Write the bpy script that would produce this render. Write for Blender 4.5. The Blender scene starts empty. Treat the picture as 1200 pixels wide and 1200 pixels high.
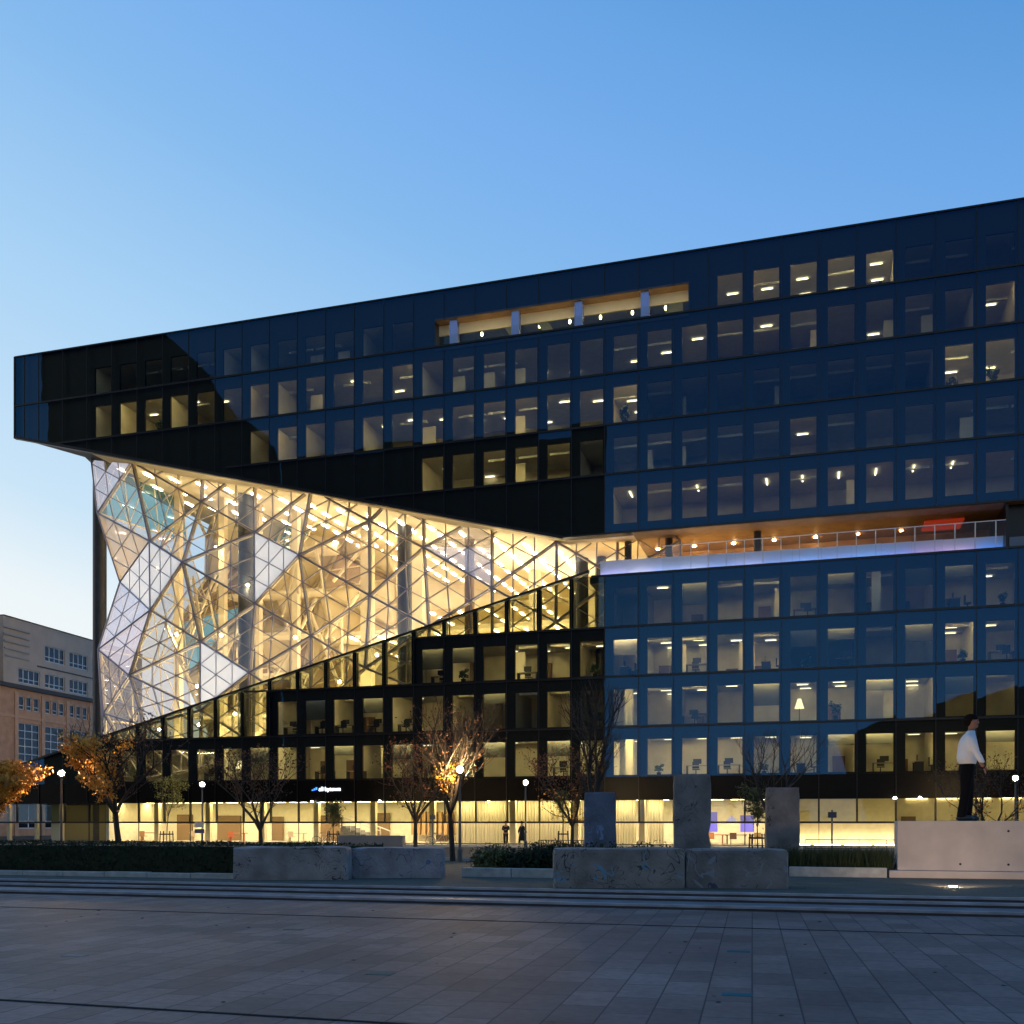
import bpy, math, random
from mathutils import Vector, Matrix, noise
R = math.radians
sc = bpy.context.scene
col = sc.collection
rng = random.Random(11)

# ------------------------------------------------------------------ camera, sky, sun, exposure
cam = bpy.data.objects.new('camera', bpy.data.cameras.new('camera')); col.objects.link(cam)
cam.location = (0, 0, 1.65); cam.rotation_euler = (R(90), 0, 0)
cam.data.sensor_width = 36; cam.data.lens = 36; cam.data.shift_y = 364/1200
cam.data.clip_start = 0.1; cam.data.clip_end = 4000
sc.camera = cam
w = bpy.data.worlds.new('World'); sc.world = w; w.use_nodes = True
nt = w.node_tree; bg = nt.nodes['Background']
tc = nt.nodes.new('ShaderNodeTexCoord'); sep = nt.nodes.new('ShaderNodeSeparateXYZ')
nt.links.new(tc.outputs['Generated'], sep.inputs[0])
ma = nt.nodes.new('ShaderNodeMath'); ma.operation = 'MULTIPLY_ADD'; ma.inputs[1].default_value = 0.30
nt.links.new(sep.outputs['X'], ma.inputs[0]); nt.links.new(sep.outputs['Z'], ma.inputs[2])
rp = nt.nodes.new('ShaderNodeValToRGB')
stops = [(0.0, (.93, .95, .96)), (.08, (.84, .92, .96)), (.16, (.60, .79, .95)), (.324, (.41, .66, .93)),
         (.474, (.24, .50, .87)), (.55, (.195, .44, .86)), (.626, (.15, .385, .80)), (.70, (.10, .32, .71)), (1.0, (.06, .21, .52))]
el = rp.color_ramp.elements
el[0].position = 0; el[0].color = (*stops[0][1], 1); el[1].position = 1; el[1].color = (*stops[-1][1], 1)
for p, c in stops[1:-1]:
    e = el.new(p); e.color = (*c, 1)
nt.links.new(ma.outputs[0], rp.inputs[0])
sky = nt.nodes.new('ShaderNodeTexSky'); sky.sky_type = 'NISHITA'; sky.sun_disc = False
sky.sun_elevation = R(1.0); sky.sun_rotation = R(-75)
sm = nt.nodes.new('ShaderNodeVectorMath'); sm.operation = 'SCALE'; sm.inputs[3].default_value = 0.012
nt.links.new(sky.outputs[0], sm.inputs[0])
ad = nt.nodes.new('ShaderNodeVectorMath'); ad.operation = 'ADD'
nt.links.new(rp.outputs[0], ad.inputs[0]); nt.links.new(sm.outputs[0], ad.inputs[1])
ey = nt.nodes.new('ShaderNodeMapRange'); ey.interpolation_type = 'SMOOTHSTEP'; ey.inputs[1].default_value = .15; ey.inputs[2].default_value = -.65
nt.links.new(sep.outputs['Y'], ey.inputs[0])
ez = nt.nodes.new('ShaderNodeMapRange'); ez.interpolation_type = 'SMOOTHSTEP'; ez.inputs[1].default_value = .02; ez.inputs[2].default_value = .48
nt.links.new(sep.outputs['Z'], ez.inputs[0])
e1 = nt.nodes.new('ShaderNodeMath'); e1.operation = 'MULTIPLY'; nt.links.new(ey.outputs[0], e1.inputs[0]); nt.links.new(ez.outputs[0], e1.inputs[1])
e2 = nt.nodes.new('ShaderNodeMath'); e2.operation = 'MULTIPLY_ADD'; e2.inputs[1].default_value = -.54; e2.inputs[2].default_value = 1; nt.links.new(e1.outputs[0], e2.inputs[0])
e3 = nt.nodes.new('ShaderNodeVectorMath'); e3.operation = 'SCALE'; nt.links.new(ad.outputs[0], e3.inputs[0]); nt.links.new(e2.outputs[0], e3.inputs[3])
nt.links.new(e3.outputs[0], bg.inputs[0]); bg.inputs[1].default_value = 0.98
sun = bpy.data.objects.new('sun', bpy.data.lights.new('sun', 'SUN')); col.objects.link(sun)
sun.data.energy = 0.08; sun.data.angle = R(12); sun.data.color = (1, .72, .5)
sun.rotation_euler = (R(88), 0, R(-75)); sun.location = (-40, 0, 60)
sc.view_settings.view_transform = 'Standard'; sc.view_settings.look = 'None'
sc.view_settings.exposure = 0.0; sc.view_settings.gamma = 1.0
sc.render.engine = 'CYCLES'
cy = sc.cycles
cy.use_denoising = True; cy.denoiser = 'OPENIMAGEDENOISE'; cy.use_adaptive_sampling = True; cy.adaptive_threshold = 0.02
cy.max_bounces = 6; cy.diffuse_bounces = 3; cy.glossy_bounces = 4; cy.transparent_max_bounces = 24
cy.caustics_reflective = False; cy.caustics_refractive = False; cy.sample_clamp_indirect = 4; cy.sample_clamp_direct = 0

# ------------------------------------------------------------------ materials
MATS = {}
def mat(name, base=(.5, .5, .5), rough=.6, metal=0, var=0, scale=3, base2=None, bump=0, bscale=None, spec=.5, detail=6, coord='Object', tex=None):
    if name in MATS: return MATS[name]
    m = bpy.data.materials.new(name); m.use_nodes = True; nt = m.node_tree; b = nt.nodes['Principled BSDF']
    b.inputs['Base Color'].default_value = (*base, 1); b.inputs['Roughness'].default_value = rough
    b.inputs['Metallic'].default_value = metal; b.inputs['Specular IOR Level'].default_value = spec
    tc = nt.nodes.new('ShaderNodeTexCoord')
    if var or base2:
        n = nt.nodes.new('ShaderNodeTexNoise'); n.inputs['Scale'].default_value = scale; n.inputs['Detail'].default_value = detail
        nt.links.new(tc.outputs[coord], n.inputs['Vector'])
        r = nt.nodes.new('ShaderNodeValToRGB'); r.color_ramp.elements[0].position = .32; r.color_ramp.elements[1].position = .68
        c2 = base2 or tuple(x*(1-var) for x in base)
        r.color_ramp.elements[0].color = (*c2, 1); r.color_ramp.elements[1].color = (*(base if base2 else tuple(min(1, x*(1+var)) for x in base)), 1)
        nt.links.new(n.outputs['Fac'], r.inputs[0]); nt.links.new(r.outputs[0], b.inputs['Base Color'])
    if bump:
        n2 = nt.nodes.new('ShaderNodeTexNoise'); n2.inputs['Scale'].default_value = bscale or scale*4; n2.inputs['Detail'].default_value = 5
        nt.links.new(tc.outputs[coord], n2.inputs['Vector'])
        bp = nt.nodes.new('ShaderNodeBump'); bp.inputs['Strength'].default_value = bump; bp.inputs['Distance'].default_value = .05
        nt.links.new(n2.outputs['Fac'], bp.inputs['Height']); nt.links.new(bp.outputs[0], b.inputs['Normal'])
    MATS[name] = m
    return m

def emit(name, c, s, wash=0):
    if name in MATS: return MATS[name]
    m = bpy.data.materials.new(name); m.use_nodes = True; nt = m.node_tree
    b = nt.nodes['Principled BSDF']; b.inputs['Base Color'].default_value = (.08, .08, .08, 1)
    b.inputs['Emission Color'].default_value = (*c, 1); b.inputs['Emission Strength'].default_value = s
    MATS[name] = m
    return m

def glass(name, gloss=(1, 1, 1), trans=(.8, .8, .8), ior=1.5, rough=.01, add=0.0, wave=0, cover=None, cover_col=(.8, .8, .85)):
    """architectural pane: fresnel mirror over clear tinted glass, optionally with painted sky sheen as an opaque frit"""
    m = bpy.data.materials.new(name); m.use_nodes = True; nt = m.node_tree
    for n in list(nt.nodes):
        if n.type != 'OUTPUT_MATERIAL': nt.nodes.remove(n)
    out = [n for n in nt.nodes if n.type == 'OUTPUT_MATERIAL'][0]
    t = nt.nodes.new('ShaderNodeBsdfTransparent'); t.inputs[0].default_value = (*trans, 1)
    g = nt.nodes.new('ShaderNodeBsdfGlossy'); g.inputs['Color'].default_value = (*gloss, 1); g.inputs['Roughness'].default_value = rough
    # a fresnel computed from facing so that both sides of the pane behave alike
    lw = nt.nodes.new('ShaderNodeLayerWeight'); lw.inputs[0].default_value = .5
    pw = nt.nodes.new('ShaderNodeMath'); pw.operation = 'POWER'; pw.inputs[1].default_value = 5
    nt.links.new(lw.outputs['Facing'], pw.inputs[0])
    f0 = ((ior-1)/(ior+1))**2*2+add
    mad = nt.nodes.new('ShaderNodeMath'); mad.operation = 'MULTIPLY_ADD'; mad.inputs[1].default_value = 1-f0; mad.inputs[2].default_value = f0
    nt.links.new(pw.outputs[0], mad.inputs[0])
    mx = nt.nodes.new('ShaderNodeMixShader'); nt.links.new(mad.outputs[0], mx.inputs[0])
    under = t
    if cover:
        d = nt.nodes.new('ShaderNodeBsdfDiffuse'); d.inputs[0].default_value = (*cover_col, 1)
        tl = nt.nodes.new('ShaderNodeBsdfTranslucent'); tl.inputs[0].default_value = (*cover_col, 1)
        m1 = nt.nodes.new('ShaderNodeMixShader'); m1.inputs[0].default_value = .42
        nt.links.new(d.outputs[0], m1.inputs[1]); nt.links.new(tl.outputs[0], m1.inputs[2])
        m2 = nt.nodes.new('ShaderNodeMixShader'); m2.inputs[0].default_value = cover
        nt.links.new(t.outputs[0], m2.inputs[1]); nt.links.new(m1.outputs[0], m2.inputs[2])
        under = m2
    nt.links.new(under.outputs[0], mx.inputs[1]); nt.links.new(g.outputs[0], mx.inputs[2])
    if wave:
        tc = nt.nodes.new('ShaderNodeTexCoord'); n = nt.nodes.new('ShaderNodeTexNoise'); n.inputs['Scale'].default_value = .55; n.inputs['Detail'].default_value = 1
        nt.links.new(tc.outputs['Object'], n.inputs['Vector'])
        bp = nt.nodes.new('ShaderNodeBump'); bp.inputs['Strength'].default_value = wave; bp.inputs['Distance'].default_value = .02
        nt.links.new(n.outputs['Fac'], bp.inputs['Height']); nt.links.new(bp.outputs[0], g.inputs['Normal'])
    nt.links.new(mx.outputs[0], out.inputs[0])
    MATS[name] = m
    return m

M_skin = glass('blue tinted facade glass', gloss=(.055, .26, .66), trans=(.66, .68, .55), ior=1.55, add=.03, wave=.10)
M_clear = glass('clear glass', gloss=(.3, .33, .4), trans=(.93, .94, .9), ior=1.4)
M_grey = glass('dark tinted glass', gloss=(.3, .6, .9), trans=(.42, .44, .30), ior=1.5)
M_tintl = glass('smoky transom glass', gloss=(.4, .6, .9), trans=(.52, .53, .40), ior=1.5)
M_sheen0 = glass('atrium glass', gloss=(.75, .82, 1), trans=(.93, .93, .92), ior=1.5, add=.03)
M_sheen1 = glass('painted white sheen glass', gloss=(.86, .90, 1), trans=(.8, .8, .8), ior=1.5, add=.50, cover=.92, cover_col=(.95, .96, 1))  # bright sky reflection on these facets, painted as a white opaque layer
M_sheen2 = glass('painted lilac sheen glass', gloss=(.78, .80, 1), trans=(.85, .85, .9), ior=1.5, add=.42, cover=.40, cover_col=(.74, .74, .95))  # lilac sky reflection put into the pane's colour
M_sheen3 = glass('painted cream sheen glass', gloss=(1, .9, .8), trans=(.9, .8, .7), ior=1.5, add=.05, cover=.62, cover_col=(.92, .76, .60))  # warm reflection put into a cream layer on the pane
M_teal = glass('teal glass', gloss=(.6, .8, .9), trans=(.35, .62, .66), ior=1.5, cover=.4, cover_col=(.25, .5, .55))
M_black = mat('black backing panel', (.003, .004, .009), .5, var=.3, scale=.6)
M_mull = mat('black metal', (.008, .009, .012), .35, metal=.3)
M_fascia = mat('dark bronze fascia', (.0035, .003, .003), .3, var=.3, scale=.7, spec=.12)
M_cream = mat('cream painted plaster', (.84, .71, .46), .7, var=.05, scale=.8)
M_steel = mat('cream painted steel', (.88, .74, .48), .45, var=.06, scale=1.2)
M_bar = mat('grey painted mullion', (.33, .31, .38), .35, metal=.4)
M_ceil = mat('office ceiling', (.70, .68, .60), .8, var=.06, scale=2)
M_wallin = mat('office wall', (.62, .56, .44), .8, var=.08, scale=1)
M_floorin = mat('office carpet', (.10, .10, .10), .9)
M_dkcol = mat('dark concrete column', (.03, .033, .042), .5, var=.2, scale=1.5)
M_brown = mat('brown timber ceiling', (.22, .13, .06), .5, var=.2, scale=1.5)
M_conc = mat('weathered concrete', (.30, .29, .28), .85, base2=(.17, .165, .17), scale=2.2, bump=.5, bscale=14)
M_plinth = mat('pale cast concrete', (.60, .53, .50), .8, base2=(.46, .41, .39), scale=1.1, bump=.2, bscale=20)
M_kerb = mat('light stone kerb', (.55, .55, .53), .8, base2=(.35, .36, .35), scale=3, bump=.3)
M_asph = mat('asphalt', (.06, .06, .06), .75, var=.25, scale=2, bump=.2, bscale=60)

# ------------------------------------------------------------------ helpers
class MB:
    def __init__(s): s.v = []; s.f = []
    def add(s, vs, fs):
        n = len(s.v); s.v += [tuple(p) for p in vs]; s.f += [tuple(i+n for i in f) for f in fs]; return s
    def box(s, x0, x1, y0, y1, z0, z1):
        return s.add([(x0, y0, z0), (x1, y0, z0), (x1, y1, z0), (x0, y1, z0), (x0, y0, z1), (x1, y0, z1), (x1, y1, z1), (x0, y1, z1)],
                     [(0, 3, 2, 1), (4, 5, 6, 7), (0, 1, 5, 4), (1, 2, 6, 5), (2, 3, 7, 6), (3, 0, 4, 7)])
    def poly(s, pts): return s.add(pts, [tuple(range(len(pts)))])
    def prism(s, pts, off):
        n = len(pts); o = Vector(off); b = [Vector(p) for p in pts]
        return s.add(b+[p+o for p in b], [tuple(range(n))[::-1], tuple(range(n, 2*n))]+[(i, (i+1) % n, n+(i+1) % n, n+i) for i in range(n)])
    def tube(s, p, q, r0, r1=None, n=6):
        p = Vector(p); q = Vector(q); r1 = r0 if r1 is None else r1; d = q-p
        if d.length < 1e-6: return s
        d.normalize(); a = d.cross(Vector((0, 0, 1)) if abs(d.z) < .95 else Vector((1, 0, 0))).normalized(); b = d.cross(a)
        ring = [(math.cos(2*math.pi*i/n), math.sin(2*math.pi*i/n)) for i in range(n)]
        vs = [p+(a*x+b*y)*r0 for x, y in ring]+[q+(a*x+b*y)*r1 for x, y in ring]
        return s.add(vs, [(i, (i+1) % n, n+(i+1) % n, n+i) for i in range(n)]+[tuple(range(n))[::-1], tuple(range(n, 2*n))])
    def lathe(s, prof, c=(0, 0, 0), n=20):
        cx, cy_, cz = c; vs = []; fs = []
        for r, z in prof:
            for i in range(n):
                t = 2*math.pi*i/n; vs.append((cx+r*math.cos(t), cy_+r*math.sin(t), cz+z))
        m = len(prof)
        for j in range(m-1):
            for i in range(n): fs.append((j*n+i, j*n+(i+1) % n, (j+1)*n+(i+1) % n, (j+1)*n+i))
        fs.append(tuple(range(n))[::-1]); fs.append(tuple((m-1)*n+i for i in range(n)))
        return s.add(vs, fs)
    def ball(s, c, r, n=14, m=9, sx=1, sy=1, sz=1):
        prof = [(max(1e-4, r*math.sin(math.pi*j/m)), -r*math.cos(math.pi*j/m)) for j in range(m+1)]
        k = len(s.v); s.lathe(prof, (0, 0, 0), n)
        for i in range(k, len(s.v)):
            x, y, z = s.v[i]; s.v[i] = (c[0]+x*sx, c[1]+y*sy, c[2]+z*sz)
        return s
    def build(s, name, m, parent=None, smooth=False, bevel=0):
        me = bpy.data.meshes.new(name); me.from_pydata(s.v, [], s.f); me.materials.append(m)
        if smooth: me.polygons.foreach_set('use_smooth', [True]*len(me.polygons))
        me.update()
        o = bpy.data.objects.new(name, me); col.objects.link(o)
        if parent: o.parent = parent
        if bevel:
            b = o.modifiers.new('bevel', 'BEVEL'); b.width = bevel; b.segments = 2; b.limit_method = 'ANGLE'
        return o

def tag(o, label=None, cat=None, group=None, kind=None):
    if label: o['label'] = label
    if cat: o['category'] = cat
    if group: o['group'] = group
    if kind: o['kind'] = kind
    return o
def empty(name, loc, rz=0, label=None, cat=None, group=None):
    o = bpy.data.objects.new(name, None); col.objects.link(o); o.location = loc; o.rotation_euler = (0, 0, rz); o.empty_display_size = .3
    return tag(o, label, cat, group)
def copy_tree(o, parent=None):
    c = o.copy(); col.objects.link(c)
    if parent: c.parent = parent
    for ch in list(o.children): copy_tree(ch, c)
    return c

TH = 0.2880554; S_, C_ = math.sin(TH), math.cos(TH)
B = 2.536                                    # facade bay
ORG = Vector((6.871, 75.934, 0))
def W(a, w_, z=0):                           # facade-aligned metres (along, behind, up) to world
    return Vector((ORG.x+a*C_+w_*S_, ORG.y-a*S_+w_*C_, z))
ORD = ['first', 'second', 'third', 'fourth', 'fifth', 'sixth', 'seventh', 'eighth', 'ninth', 'tenth', 'eleventh', 'twelfth', 'thirteenth', 'fourteenth',
       'fifteenth', 'sixteenth', 'seventeenth', 'eighteenth', 'nineteenth', 'twentieth', 'twenty-first', 'twenty-second', 'twenty-third', 'twenty-fourth',
       'twenty-fifth', 'twenty-sixth', 'twenty-seventh', 'twenty-eighth', 'twenty-ninth', 'thirtieth', 'thirty-first', 'thirty-second', 'thirty-third', 'thirty-fourth']

# ------------------------------------------------------------------ ground
def struct(mb, name, m): return tag(mb.build(name, m), kind='structure')
def paver_mat():
    m = bpy.data.materials.new('plaza paving'); m.use_nodes = True; nt = m.node_tree; b = nt.nodes['Principled BSDF']
    tc = nt.nodes.new('ShaderNodeTexCoord'); mp = nt.nodes.new('ShaderNodeMapping'); mp.inputs['Rotation'].default_value = (0, 0, R(90+13.2))
    nt.links.new(tc.outputs['Object'], mp.inputs[0])
    br = nt.nodes.new('ShaderNodeTexBrick'); br.inputs['Scale'].default_value = 1; br.inputs['Brick Width'].default_value = .95; br.inputs['Row Height'].default_value = .5
    br.inputs['Mortar Size'].default_value = .011; br.inputs['Mortar Smooth'].default_value = .3; br.offset = .37; br.offset_frequency = 2; br.inputs['Bias'].default_value = -.1
    br.inputs['Color1'].default_value = (.150, .112, .108, 1); br.inputs['Color2'].default_value = (.232, .178, .168, 1); br.inputs['Mortar'].default_value = (.052, .047, .054, 1)
    nt.links.new(mp.outputs[0], br.inputs[0])
    n = nt.nodes.new('ShaderNodeTexNoise'); n.inputs['Scale'].default_value = .22; n.inputs['Detail'].default_value = 12; n.inputs['Roughness'].default_value = .68; nt.links.new(tc.outputs['Object'], n.inputs[0])
    n3 = nt.nodes.new('ShaderNodeTexNoise'); n3.inputs['Scale'].default_value = 9; n3.inputs['Detail'].default_value = 8; nt.links.new(tc.outputs['Object'], n3.inputs[0])
    r = nt.nodes.new('ShaderNodeMapRange'); r.inputs[1].default_value = .3; r.inputs[2].default_value = .7; r.inputs[3].default_value = .62; r.inputs[4].default_value = 1.32
    nt.links.new(n.outputs['Fac'], r.inputs[0])
    r3 = nt.nodes.new('ShaderNodeMapRange'); r3.inputs[1].default_value = .3; r3.inputs[2].default_value = .7; r3.inputs[3].default_value = .78; r3.inputs[4].default_value = 1.18
    nt.links.new(n3.outputs['Fac'], r3.inputs[0])
    mm = nt.nodes.new('ShaderNodeMath'); mm.operation = 'MULTIPLY'; nt.links.new(r.outputs[0], mm.inputs[0]); nt.links.new(r3.outputs[0], mm.inputs[1])
    vm = nt.nodes.new('ShaderNodeVectorMath'); vm.operation = 'SCALE'; nt.links.new(br.outputs['Color'], vm.inputs[0]); nt.links.new(mm.outputs[0], vm.inputs[3])
    nt.links.new(vm.outputs[0], b.inputs['Base Color'])
    rr = nt.nodes.new('ShaderNodeMapRange'); rr.inputs[3].default_value = .58; rr.inputs[4].default_value = .8; b.inputs['Specular IOR Level'].default_value = .3; nt.links.new(n3.outputs['Fac'], rr.inputs[0]); nt.links.new(rr.outputs[0], b.inputs['Roughness'])
    sb = nt.nodes.new('ShaderNodeMath'); sb.operation = 'SUBTRACT'; nt.links.new(n3.outputs['Fac'], sb.inputs[0]); nt.links.new(br.outputs['Fac'], sb.inputs[1])
    bp = nt.nodes.new('ShaderNodeBump'); bp.inputs['Strength'].default_value = .35; bp.inputs['Distance'].default_value = .01
    nt.links.new(sb.outputs[0], bp.inputs['Height']); nt.links.new(bp.outputs[0], b.inputs['Normal'])
    return m
def sheet(name, m, a0, a1, w0, w1, z):
    return struct(MB().poly([W(a0, w0, z), W(a1, w0, z), W(a1, w1, z), W(a0, w1, z)]), name, m)
sheet('plaza', paver_mat(), -1500, 1500, -1500, -51.60, -.30)
M_tread = mat('stone tread', (.17, .165, .185), .6, var=.2, scale=1.5, bump=.2)
M_nose = mat('stone nosing with painted light', (.38, .37, .40), .85, var=.2, scale=2, spec=.1)  # light on the step edges is put into a paler stone colour
sheet('step_tread', M_tread, -1500, 1500, -50.49, -50.10, -.10)
sheet('lower_step_tread', M_tread, -1500, 1500, -51.62, -50.49, -.20)
nz = MB()
for w0, z in ((-50.10, 0), (-50.49, -.10), (-51.62, -.20)):
    a = [W(-160, w0-.05, z-.05), W(160, w0-.05, z-.05), W(160, w0+.09, z-.05), W(-160, w0+.09, z-.05)]
    nz.prism(a, (0, 0, .056))
struct(nz, 'step_nosing', M_nose)
rs = MB()
for w0, z in ((-50.10, 0), (-50.49, -.10), (-51.62, -.20)):
    rs.prism([W(-1500, w0, z-.1), W(1500, w0, z-.1), W(1500, w0+.03, z-.1), W(-1500, w0+.03, z-.1)], (0, 0, .095))
struct(rs, 'step_riser', mat('dark riser', (.10, .10, .11), .8))
sheet('gravel_terrace', mat('gravel terrace', (.10, .105, .095), .9, base2=(.07, .08, .06), scale=1.2, bump=.6, bscale=60), -1500, 1500, -50.1, -33.0, 0)
sheet('road', M_asph, -1500, 1500, -33.0, -9.0, -.004)
sheet('pavement', mat('pale pavement', (.28, .26, .23), .6, var=.2, scale=1, bump=.1), -1500, 1500, -9.0, 0.3, 0.0)
sheet('ground', M_asph, -1800, 1800, .3, 2500, -.01)
kb = MB()
for w0 in (-33.1, -9.1):
    kb.prism([W(-160, w0, 0), W(160, w0, 0), W(160, w0+.25, 0), W(-160, w0+.25, 0)], (0, 0, .12))
struct(kb, 'road_kerb', M_kerb)
dr = MB().prism([W(-150, -55.46, -.296), W(150, -55.46, -.296), W(150, -55.40, -.296), W(-150, -55.40, -.296)], (0, 0, .004))
dr.prism([W(-150, -65.6, -.296), W(150, -65.6, -.296), W(150, -65.54, -.296), W(-150, -65.54, -.296)], (0, 0, .004))
struct(dr, 'drainage_channel', mat('dark channel', (.04, .036, .036), .95, spec=.02))

# ------------------------------------------------------------------ the glass office building
bld = empty('office_building', tuple(ORG), -TH, 'black glass office block with a glowing faceted glass atrium cut through its left half', 'building')
ROOF, L1, L2, L3, L4, SOF, TER, L7, L8, L9, L10, GF = 42.98, 38.69, 34.90, 31.13, 27.46, 23.07, 19.96, 16.11, 12.44, 8.70, 5.03, 3.31
A0_, A1_ = -21*B, 18*B                       # facade ends
A0L = -26*B
def up(a): return 23.05+.257*(-3.2-a)        # slanting lower edge of the upper block
def dn(a): return 9.18+.2634*(a+17.2*B)      # slanting upper edge of the lower block
def clip(poly, f):                           # keep where f(a,z) >= 0
    out = []
    for i in range(len(poly)):
        p, q = poly[i], poly[(i+1) % len(poly)]; fp, fq = f(*p), f(*q)
        if fp >= 0: out.append(p)
        if fp*fq < 0:
            t = fp/(fp-fq); out.append((p[0]+t*(q[0]-p[0]), p[1]+t*(q[1]-p[1])))
    return out
f_up = lambda a, z: z-up(a)
f_dn = lambda a, z: dn(a)-z
def cuts(upper):
    return [f_up] if upper else [f_dn]
def add_sheet(mb, poly, w_, fs):
    for f in fs: poly = clip(poly, f) if poly else poly
    if len(poly) > 2:
        tx, tz = (rng.gauss(0, .0022), rng.gauss(0, .0022)) if w_ == 0 else (0, 0); ac = sum(p[0] for p in poly)/len(poly); zc = sum(p[1] for p in poly)/len(poly)
        mb.poly([(a, w_+tx*(a-ac)+tz*(z-zc), z) for a, z in poly])
    return len(poly) > 2

# storeys: name, z0, z1, first bay, last bay, upper?, window bays -> light level
def lv(start, s): return {start+i: int(ch, 16) for i, ch in enumerate(s)}
STO = [
 ('top',     L1, ROOF, -21, 17, True,  {**lv(-18, '0111' '0111' '1110'), **lv(3, '667780000' '000')}),
 ('ninth',   L2, L1,   -21, 17, True,  lv(-18, '3575' '4243' '4566' '3333' '3333' '4443' '4310' '4132' '22')),
 ('eighth',  L3, L2,   -21, 17, True,  lv(-12, '3644' '4445' '6654' '9000' '0000' '0888' '842')),
 ('seventh', L4, L3,   -21, 17, True,  lv(-6, '4665' '5223' '2124' '1312' '222')),
 ('sixth',   SOF, L4,  -21, 17, True,  lv(0, '3443' '1424' '2322' '22')),
 ('fifth',   L7, TER,  -26, 17, False, lv(0, '1555' '5542' '0333' '33')),
 ('fourth',  L8, L7,   -26, 17, False, lv(-6, '4467' '75A6' '7552' '4246' '333')),
 ('third',   L9, L8,   -26, 17, False, lv(-11, '4255' '4655' '2625' '5546' '6575' '2455' '4')),
 ('second',  L10, L9,  -26, 17, False, lv(-18, '33' '4566' '6777' '5778' '8887' '8886' '5678' '8888' '8')),
]
winlist = []     # (distance key, bay, storey)
glassbays = []
for (nm, z0, z1, b0, b1, upr, wins) in STO:
    sp = MB(); cl = MB(); fs = cuts(upr)
    head = z1-.90 if z1 != ROOF else 41.12
    sill = z0+.15 if nm != 'sixth' else 23.80
    wz = .24
    recess = nm == 'top'
    for b in range(b0, b1):
        a0, a1 = b*B, (b+1)*B
        if recess and a1 > -13.44 and a0 < 6.16: # cut out for the loggia
            if a0 < -13.44: add_sheet(sp, [(a0, z0), (-13.44, z0), (-13.44, z1), (a0, z1)], wz, fs); add_sheet(cl, [(a0, z0), (-13.44, z0), (-13.44, z1), (a0, z1)], 0, fs)
            if a1 > 6.16: add_sheet(sp, [(6.16, z0), (a1, z0), (a1, z1), (6.16, z1)], wz, fs); add_sheet(cl, [(6.16, z0), (a1, z0), (a1, z1), (6.16, z1)], 0, fs)
            c0, c1 = max(a0, -13.44), min(a1, 6.16)
            if cl.v and a0 < -13.44: cl.build('cladding_glass', M_skin, bld); cl = MB()
            add_sheet(sp, [(c0, 40.75), (c1, 40.75), (c1, z1), (c0, z1)], wz, fs); add_sheet(cl, [(c0, 40.75), (c1, 40.75), (c1, z1), (c0, z1)], 0, fs)
            continue
        solid = True
        if not upr:      # stepped solid part of the lower block
            lim = {'fifth': 0, 'fourth': -6, 'third': -11, 'second': -26}[nm]
            if b < lim: solid = False
        if solid:
            if b in wins:
                x0, x1 = a0+.24*B, a0+.935*B
                for q in ([(a0, z0), (x0, z0), (x0, z1), (a0, z1)], [(x1, z0), (a1, z0), (a1, z1), (x1, z1)],
                          [(x0, z0), (x1, z0), (x1, sill), (x0, sill)], [(x0, head), (x1, head), (x1, z1), (x0, z1)]):
                    add_sheet(sp, q, wz, fs)
                winlist.append((abs(b*B-15)+abs(z0-10)*.6, nm, b, z0, z1, sill, head, upr))
                if cl.v: cl.build('cladding_glass', M_skin, bld); cl = MB()
            else:
                add_sheet(sp, [(a0, z0), (a1, z0), (a1, z1), (a0, z1)], wz, fs); add_sheet(cl, [(a0, z0), (a1, z0), (a1, z1), (a0, z1)], 0, fs)
        else:
            if a0 > -60: glassbays.append((nm, a0, a1, z0, z1))
    sp.build('spandrel_panel', M_black, bld); 
    if cl.v: cl.build('cladding_glass', M_skin, bld)
# windows: pane with a deep black frame behind; the nearest hundred singly
def win_geo(pm, fm, nm, b, z0, z1, sill, head, upr):
    a0, a1 = b*B, (b+1)*B; x0, x1 = a0+.24*B, a0+.935*B
    add_sheet(pm, [(a0, z0), (a1, z0), (a1, z1), (a0, z1)], 0, cuts(upr))
    fm.box(x0-.05, x0+.002, .235, .42, sill, head); fm.box(x1-.002, x1+.05, .235, .42, sill, head)
    fm.box(x0-.05, x1+.05, .235, .42, sill-.05, sill+.002); fm.box(x0-.05, x1+.05, .235, .42, head-.002, head+.05)
winlist.sort()
for i, (_, *r) in enumerate(winlist[:99]):
    pm, fm = MB(), MB(); win_geo(pm, fm, *r); p = pm.build('window', M_skin, bld); fm.build('frame', M_mull, p)
pm, fm = MB(), MB()
for (_, *r) in winlist[99:]: win_geo(pm, fm, *r)
p = pm.build('window', M_skin, bld); p['kind'] = 'stuff'; fm.build('frame', M_mull, p)
# glazed triangle screens in front of the atrium, with black fins
gb, fn = MB(), MB()
for nm, a0, a1, z0, z1 in glassbays:
    if add_sheet(gb, [(a0, z0), (a1, z0), (a1, z1), (a0, z1)], 0, [f_dn]):
        t = min(z1, dn(a0))
        if t > z0+.3: fn.box(a0-.16, a0+.16, .03, .45, z0, t-.1)
gb.build('glass_screen', M_grey, bld); fn.build('fin', M_mull, bld)
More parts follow.
